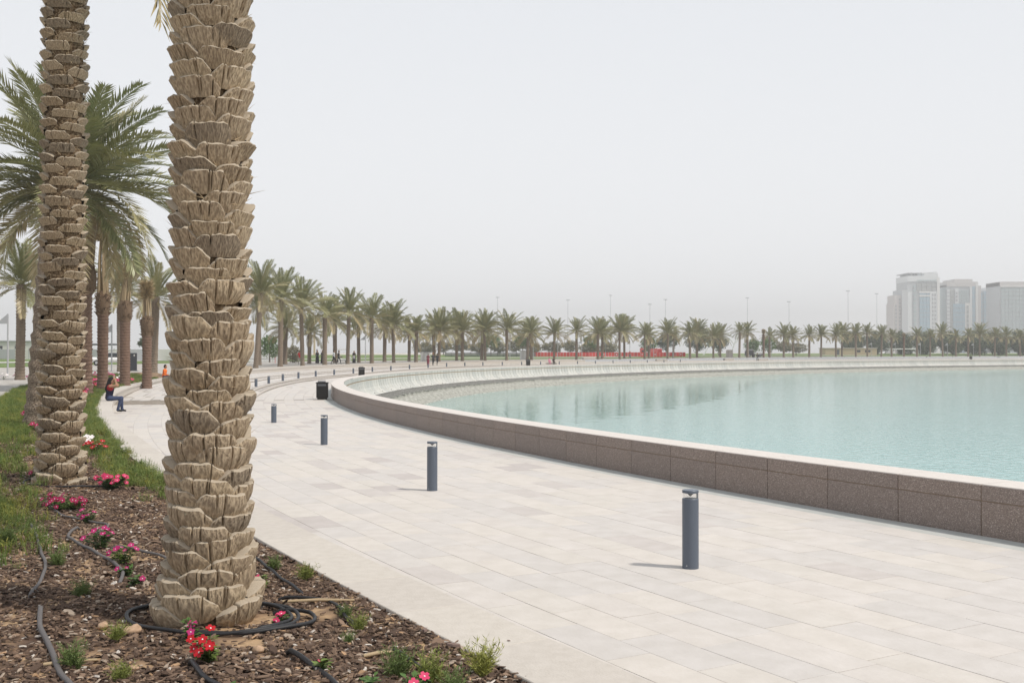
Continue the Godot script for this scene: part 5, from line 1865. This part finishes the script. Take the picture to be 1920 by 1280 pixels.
	for w in [[48.0, -236.0, "low pale planter box beside the tall stone block"], [56.0, -238.0, "low pale planter box in front of the truck"], [14.2, -197.0, "low stone planter ring at the foot of a pair of palms"], [30.0, -214.0, "low stone planter ring in the middle of the far promenade"]]:
		simple("planter", w[2], "planter", Vector3(w[0], gy(w[0], w[1]), w[1]), .3, [["box", Vector3(0, .18, 0), Vector3(2.4, .36, .8), M.stone_b, .03], ["earth", Vector3(0, .365, 0), Vector3(2.1, .03, .55), M.sheath]])
	# red hoarding
	var rh := thing("red_hoarding", "long red construction hoarding of narrow panels behind the lawn", "hoarding", Vector3(22.5, gy(22.5, -245) + .05, -245))
	for k in 47:
		var b := MB.new()
		bx(b, Transform3D.IDENTITY, Vector3(.66, .95, .05), .01)
		var pp := part(rh, "panel", b.mesh([M.red, M.red_b, M.red][k % 3]), tf(Vector3(-17 + k * .74, .62, 0)))
		if k > 20 and k % 4 == 1:
			b = MB.new()
			bx(b, Transform3D.IDENTITY, Vector3(.16, .4, .01))
			part(pp, "white_mark", b.mesh(M.white), tf(Vector3(0, 0, .031)))
		b = MB.new()
		bx(b, Transform3D.IDENTITY, Vector3(.05, 1.05, .06))
		part(rh, "post", b.mesh(M.offwhite), tf(Vector3(-17.37 + k * .74, .6, 0)))
	simple("red_container", "long pale red container above the red hoarding", "container", Vector3(33.8, gy(33.8, -250), -250), .04, [["case", Vector3(0, 1.0, 0), Vector3(2.6, 2.0, 1.2), M.pink_red, .03], ["door", Vector3(.8, .95, .61), Vector3(.8, 1.7, .03), M.red_b, .01]])
	simple("red_cabin", "small pale red cabin left of the long red container", "cabin", Vector3(30.6, gy(30.6, -250), -250), .04, [["case", Vector3(0, 1.05, 0), Vector3(1.1, 2.1, 1.0), M.pink_red, .03], ["window", Vector3(0, 1.4, .51), Vector3(.5, .4, .03), M.dark_glass, .01]])
	# excavator
	var ex := simple("excavator", "yellow excavator behind the red hoarding", "excavator", Vector3(22.4, gy(22.4, -300), -300), 0, [["track", Vector3(0, .35, .7), Vector3(2.6, .7, .5), M.slate, .15], ["track", Vector3(0, .35, -.7), Vector3(2.6, .7, .5), M.slate, .15], ["engine_house", Vector3(.5, 1.3, 0), Vector3(1.7, 1.1, 1.7), M.yellow, .1], ["cab", Vector3(-.6, 1.8, .35), Vector3(.9, 1.7, .9), M.yellow, .08], ["cab_window", Vector3(-.6, 2.1, .81), Vector3(.65, .8, .03), M.dark_glass, .02]])
	var eb := MB.new()
	tube(eb, [Vector3(-.4, 1.4, -.3), Vector3(-1.6, 3.3, -.3), Vector3(-3.0, 2.3, -.3), Vector3(-3.2, .9, -.3)], [.22, .2, .16, .12], 6)
	part(ex, "boom", eb.mesh(M.yellow))
	# white tube frames
	for w in [[54.0, -300, "white crossed tube frame between palms, left of the stone block", [[0, .4, 2.4, 4.4], [.3, 4.2, 4.2, 1.0]]], [61.5, -300, "white tilted tube frame rising behind the stone block", [[0, .5, 2.2, 6.2], [.8, 3.6, 4.6, 6.0], [-.4, 5.4, .8, 3.4]]]]:
		var root := thing("tube_frame", w[2], "tube frame", Vector3(w[0], gy(w[0], w[1]), w[1]), 0, "white tube frames on the lawn")
		for e in w[3]:
			var b := MB.new()
			tube(b, [Vector3(e[0], e[1] - .5, 0), Vector3(e[2], e[3], 0)], [.16], 7)
			part(root, "tube", b.mesh(M.white))
		var b2 := MB.new()
		tube(b2, [Vector3(-.3, 0, 0), Vector3(0, .3, 0)], [.12], 6)
		part(root, "foot", b2.mesh(M.white))
	# lamps and masts along the far side
	var lx := [[-20.5, -146.0], [-14.2, -152.0], [-10.9, -155.0], [-.37, -186], [3.9, -192], [8.7, -200], [13.7, -207], [19.0, -213], [25.0, -223], [30.3, -225], [35.2, -230], [39.5, -235], [46.5, -243], [55.5, -247], [63.5, -258], [93.5, -274], [101.5, -279], [110.0, -284], [119.5, -289.5], [129.5, -296.0]]
	for k in lx.size():
		sail_lamp(lx[k][0], lx[k][1] - 3.0, 3.7, "slim far lamp post among the palms round the bay, %s of them from the left" % ordinal(k + 1))
	var mx := [[933, 560], [1065, 565], [1145, 556], [1219, 573], [1248, 564], [1402, 561], [1480, 568], [1591, 548], [1645, 553]]
	for k in mx.size():
		var d := 430.0 + 23.0 * (k % 3)
		mast((mx[k][0] - 960) / 2000.0 * d, -d, (662 - mx[k][1]) / 2000.0 * d + .7, "tall slender floodlight mast beyond the palms, %s from the left" % ordinal(k + 1))
	# shrubs and trees
	var olive := leafy(.26, .24, .165, .15)
	var deep := leafy(.085, .115, .06, .15)
	var fresh := leafy(.12, .19, .06, .2)
	var mesh_o := [leaf_ball(1, 1, 520, .17, 1, olive), leaf_ball(1, 1, 520, .17, 2, olive)]
	var mesh_d := [leaf_ball(1, 1, 800, .13, 3, deep), leaf_ball(1, 1, 800, .13, 4, deep), leaf_ball(1, 1, 800, .13, 5, deep)]
	var mesh_f := [leaf_ball(1, 1, 560, .15, 6, fresh), leaf_ball(1, 1, 560, .15, 7, fresh)]
	for k in 11:
		var x := -21.5 + k * 4.5
		var z := -262.0 - 2.0 * (k % 2)
		tree("scrub_tree", "dusty olive scrub tree in the low row behind the lawn, %s from the left" % ordinal(k + 1), "dusty scrub trees", Vector3(x, gy(x, z), z), 3.1 + .3 * (k % 3), mesh_o[k % 2], Vector3(3.1, 1.5, 2.0), .12, k)
	var tr := [[-33.2, -146, 3.6, 1.7, 1.6, 1, "fresh green tree above the white hoarding"], [-29.0, -141, 2.2, 1.3, 1.2, 2, "round olive bush right of the white hoarding"], [-5, -255, 4.9, 2.4, 1.6, 1, "green tree rising over the scrub row, left one"], [2.5, -258, 4.9, 2.2, 1.5, 1, "green tree rising over the scrub row, middle one"], [19, -258, 5.0, 2.0, 1.6, 1, "green tree rising over the scrub row, right one"],
		[39.5, -272, 6.4, 2.9, 2.8, 3, "dark broad tree behind the red hoarding, left of two"], [47.0, -270, 7.4, 3.6, 3.3, 3, "tallest dark tree behind the end of the red hoarding"], [53.5, -276, 6.2, 2.6, 2.8, 3, "dark tree left of the tall stone block"], [34.6, -270, 4.6, 2.4, 2.0, 1, "green tree behind the red container"],
		[61.0, -270, 4.4, 2.3, 1.9, 1, "bright green tree behind the truck"], [65.5, -272, 5.0, 2.4, 2.1, 1, "bright green tree right of the truck"], [80, -300, 3.4, 4.0, 1.4, 2, "olive bush left of the buff building"], [72.5, -285, 4.0, 3.0, 1.6, 2, "olive bush right of the bright green trees"],
		[-32.9, -95, 2.75, .48, .5, 3, "small round tree behind the information pillar"], [-75, -150, 3.4, 1.6, 1.4, 2, "pale bare shrub at the far left edge"]]
	for k in tr.size():
		var w: Array = tr[k]
		var ms: Mesh = [mesh_o, mesh_f, mesh_o, mesh_d][w[5]][k % 2]
		tree("broad_tree", w[6], "trees behind the promenade", Vector3(w[0], gy(w[0], w[1]), w[1]), w[2], ms, Vector3(w[3], w[4], w[3]), .06 + .03 * w[3], 40 + k)
	for k in 38:
		var x := 107.0 + k * 1.95 + (k % 3) * .6
		var z := -336.0 - 6.0 * (k % 4)
		if k == 5: continue
		tree("dense_tree", "dense dark tree in the belt below the towers, %s from the left" % ordinal(k + 1), "dark tree belt at right", Vector3(x, gy(x, z), z), 5.6 + 1.1 * ((k * 5) % 4) * .6, mesh_d[k % 3], Vector3(3.7, 3.1, 3.7), .2, 70 + k)
	# low things at right
	simple("buff_building", "low buff building with flat roof between palms at right", "building", Vector3(101.5, gy(101.5, -322), -322), 0, [["wall", Vector3(0, 1.0, 0), Vector3(15.5, 2.1, 6), M.tan, .03], ["roof", Vector3(0, 2.1, 0), Vector3(16, .18, 6.4), M.stone_b, .02], ["door", Vector3(-4, .85, 3.02), Vector3(1.0, 1.7, .06), M.slate], ["window", Vector3(2, 1.2, 3.02), Vector3(1.6, .7, .06), M.dark_glass], ["window", Vector3(5, 1.2, 3.02), Vector3(1.6, .7, .06), M.dark_glass]])
	simple("white_marquee", "long white marquee roof between palms right of the buff building", "marquee", Vector3(120.5, gy(120.5, -330), -330), 0, [["roof", Vector3(0, 1.9, 0), Vector3(8.0, .3, 3), M.white, .08], ["post", Vector3(-3.8, .9, 1.3), Vector3(.1, 1.8, .1), M.lamp_grey], ["post", Vector3(0, .9, 1.3), Vector3(.1, 1.8, .1), M.lamp_grey], ["post", Vector3(3.8, .9, 1.3), Vector3(.1, 1.8, .1), M.lamp_grey]])
	# towers
	var gt := "towers across the bay"
	facade("office_tower", "slim beige tower with a grey side, leftmost of the towers", TOWER_A, -880, 18, gt)
	facade("office_tower", "tallest pale tower with roof canopy and blue glass strip", TOWER_B, -900, 26, gt)
	facade("office_tower", "grey tower with stepped top and deep blue glass front", TOWER_C, -940, 26, gt)
	facade("office_tower", "narrow tower with white vertical fins", TOWER_D, -960, 22, gt)
	facade("office_tower", "wide grey-green glass tower at the right edge", TOWER_E, -900, 26, gt)
	for w in [[348.3, 67.5, -906, 18.0, "thin construction crane on the tallest tower"], [424.0, 58.0, -985, 13.5, "thin construction crane between the towers"]]:
		var c := thing("tower_crane", w[4], "crane", Vector3(w[0], 0, w[2]), 0, "cranes on the towers")
		var b := MB.new()
		tube(b, [Vector3(0, w[1] - 14, 0), Vector3(0, w[1] + 3, 0)], [.45], 4)
		part(c, "mast", b.mesh(M.mast))
		b = MB.new()
		tube(b, [Vector3(-4, w[1] + 1.6, 0), Vector3(w[3] - 5, w[1] + 3.2, 0)], [.35, .22], 4)
		part(c, "jib", b.mesh(M.mast))
		b = MB.new()
		bx(b, tf(Vector3(-3.6, w[1] + .7, 0)), Vector3(1.4, 1.2, 1))
		part(c, "counterweight", b.mesh(M.mast))

func build_palms():
	for k in 6:
		frond_meshes.append(frond_mesh([.28, .4, .6, .8, 1.0, 1.2][k], 20 + k, 60, .024))
	for k in 3:
		trunk_meshes.append(trunk_mesh(6.0, .25, .15 + .02 * k, 6, 50 + k, M.trunk))
	big_palm(Vector3(-2.02, .0, -7.12), 8.45, .21, .0235, 1.5, .165, .07, 7, "thickest foreground palm trunk with rough cut leaf bases", .24, .004)
	big_palm(Vector3(-5.88, gy(-5.88, -13.9) - .02, -13.9), 10.2, .245, .0335, 1.35, .125, .062, 8, "second foreground palm trunk, left of the thickest one", .12, .006)
	plain_palm(Vector3(-9.6, gy(-9.6, -21.6) - .02, -21.6), 11.5, 3.0, 3, "dark palm trunk mostly hidden behind the second foreground trunk", .062, 26)
	# green crown behind the second trunk
	var at := Vector3(-17.6, gy(-17.6, -44.0) - .03, -44.0)
	var root := thing("date_palm", "palm with the large full green crown behind the second trunk", "palm tree", at, 0, "date palms round the bay")
	part(root, "trunk", trunk_mesh(4.4, .28, .15, 6, 91, M.trunk_red), Transform3D(Basis(Vector3.FORWARD, -.01), Vector3.ZERO))
	var b := MB.new()
	lathe(b, [[.28, 4.2], [.38, 4.5], [.42, 4.8], [.36, 5.2], [.28, 5.5]], 16, Vector3.ZERO, true)
	collar(b, 4.3, 1.0, .34, 3)
	part(root, "leaf_sheath", b.mesh(M.sheath))
	b = MB.new()
	for k in 70:
		var a := rng.randf() * TAU
		var r0 := .26 * sqrt(rng.randf())
		tube(b, [Vector3(cos(a) * r0 * 1.1, 5.1, sin(a) * r0 * 1.1), Vector3(cos(a) * r0 * 1.4, 6.4, sin(a) * r0 * 1.4), Vector3(cos(a) * r0 * 2.2, 7.6, sin(a) * r0 * 2.2)], [.018, .02, .012], 4)
	part(root, "petiole_bundle", b.mesh(M.petiole)).set_meta("kind", "stuff")
	crown(root, Vector3(-.6, 8.7, 0), 5.0, 92, 17, 1.4, -.62, .05, .15)
	# tied palms
	var td := [[-19.2, -50.0, 3.7, 8.2, .25, "tied young palm directly right of the full green crown's trunk", .0], [-20.7, -57.0, 3.6, 6.9, .27, "tied palm leaning right, behind the seated person", .13], [-20.55, -60.0, 3.1, 6.2, .26, "tied palm with bushy dry top nearest the big trunk", -.02]]
	for k in td.size():
		var w: Array = td[k]
		tied_palm(Vector3(w[0], gy(w[0], w[1]) - .03, w[1]), w[2], w[3], w[4], 60 + k, w[5], w[6])
	for w in [[58.2, -246.5, 4.3, 6.6, .24, "bare tied palm stem in the far row right of the truck"], [105.0, -285.5, 4.3, 6.4, .24, "bare tied palm stem in the far row below the leftmost tower"]]:
		tied_palm(Vector3(w[0], gy(w[0], w[1]), w[1]), w[2], w[3], w[4], 66, w[5], .0)
	plain_palm(Vector3(-30.5, gy(-30.5, -83.0), -83.0), 6.4, 3.0, 5, "green palm between two tied palms, standing farther back", .0)
	plain_palm(Vector3(-24.9, gy(-24.9, -74.0), -74.0), 5.4, 2.8, 11, "green palm just left of the big trunk behind a tied palm", .02)
	plain_palm(Vector3(-27.7, gy(-27.7, -60.0), -60.0), 5.4, 2.6, 14, "green palm at the left edge behind the lamp post", .0)
	for k in FAR_PALMS.size():
		var w: Array = FAR_PALMS[k]
		plain_palm(Vector3(w[0], w[2] - .03, w[1]), w[3], maxf(w[4] * 1.02, 2.3), 20 + k, "date palm in the row round the bay, %s to the right of the thickest trunk" % ordinal(k + 1), (.05 if k == 0 else .0), 38)

func _ready():
	rng.seed = 20240
	# camera
	var cam := Camera3D.new()
	cam.name = "camera"
	cam.fov = rad_to_deg(2 * atan(640.0 / 2000.0))
	cam.position = Vector3(0, EYE, 0)
	cam.rotation.x = atan(22.0 / 2000.0)
	cam.near = .05
	cam.far = 9000
	cam.current = true
	add_child(cam)
	# sky and haze
	var sky_m := ProceduralSkyMaterial.new()
	sky_m.sky_top_color = Color(.832, .851, .88)
	sky_m.sky_horizon_color = Color(.972, .975, .98)
	sky_m.ground_horizon_color = Color(.9, .902, .904)
	sky_m.ground_bottom_color = Color(.6, .58, .55)
	sky_m.sky_curve = .25
	sky_m.sun_angle_max = 1.0
	var sky := Sky.new()
	sky.sky_material = sky_m
	var env := Environment.new()
	env.background_mode = Environment.BG_SKY
	env.sky = sky
	env.tonemap_mode = Environment.TONE_MAPPER_LINEAR
	env.tonemap_exposure = 1.1
	env.fog_enabled = true
	env.fog_density = .00072
	env.fog_light_color = Color(.97, .97, .97)
	env.sdfgi_enabled = true
	env.ssao_enabled = true
	env.ssil_enabled = true
	var we := WorldEnvironment.new()
	we.name = "environment"
	we.environment = env
	add_child(we)
	# sun through dust
	var sun := DirectionalLight3D.new()
	sun.name = "sun"
	add_child(sun)
	sun.look_at_from_position(Vector3(.52, .80, .20), Vector3.ZERO, Vector3.UP)
	sun.light_energy = .95
	sun.light_color = Color(1, .972, .928)
	sun.light_angular_distance = 4.0
	sun.shadow_enabled = true
	lay_curve()
	make_materials()
	print("ground ", Time.get_ticks_msec())
	build_ground()
	build_bench()
	build_wall()
	print("bed ", Time.get_ticks_msec())
	build_bed()
	print("palms ", Time.get_ticks_msec())
	build_palms()
	print("things ", Time.get_ticks_msec())
	build_things()
	print("done ", Time.get_ticks_msec())
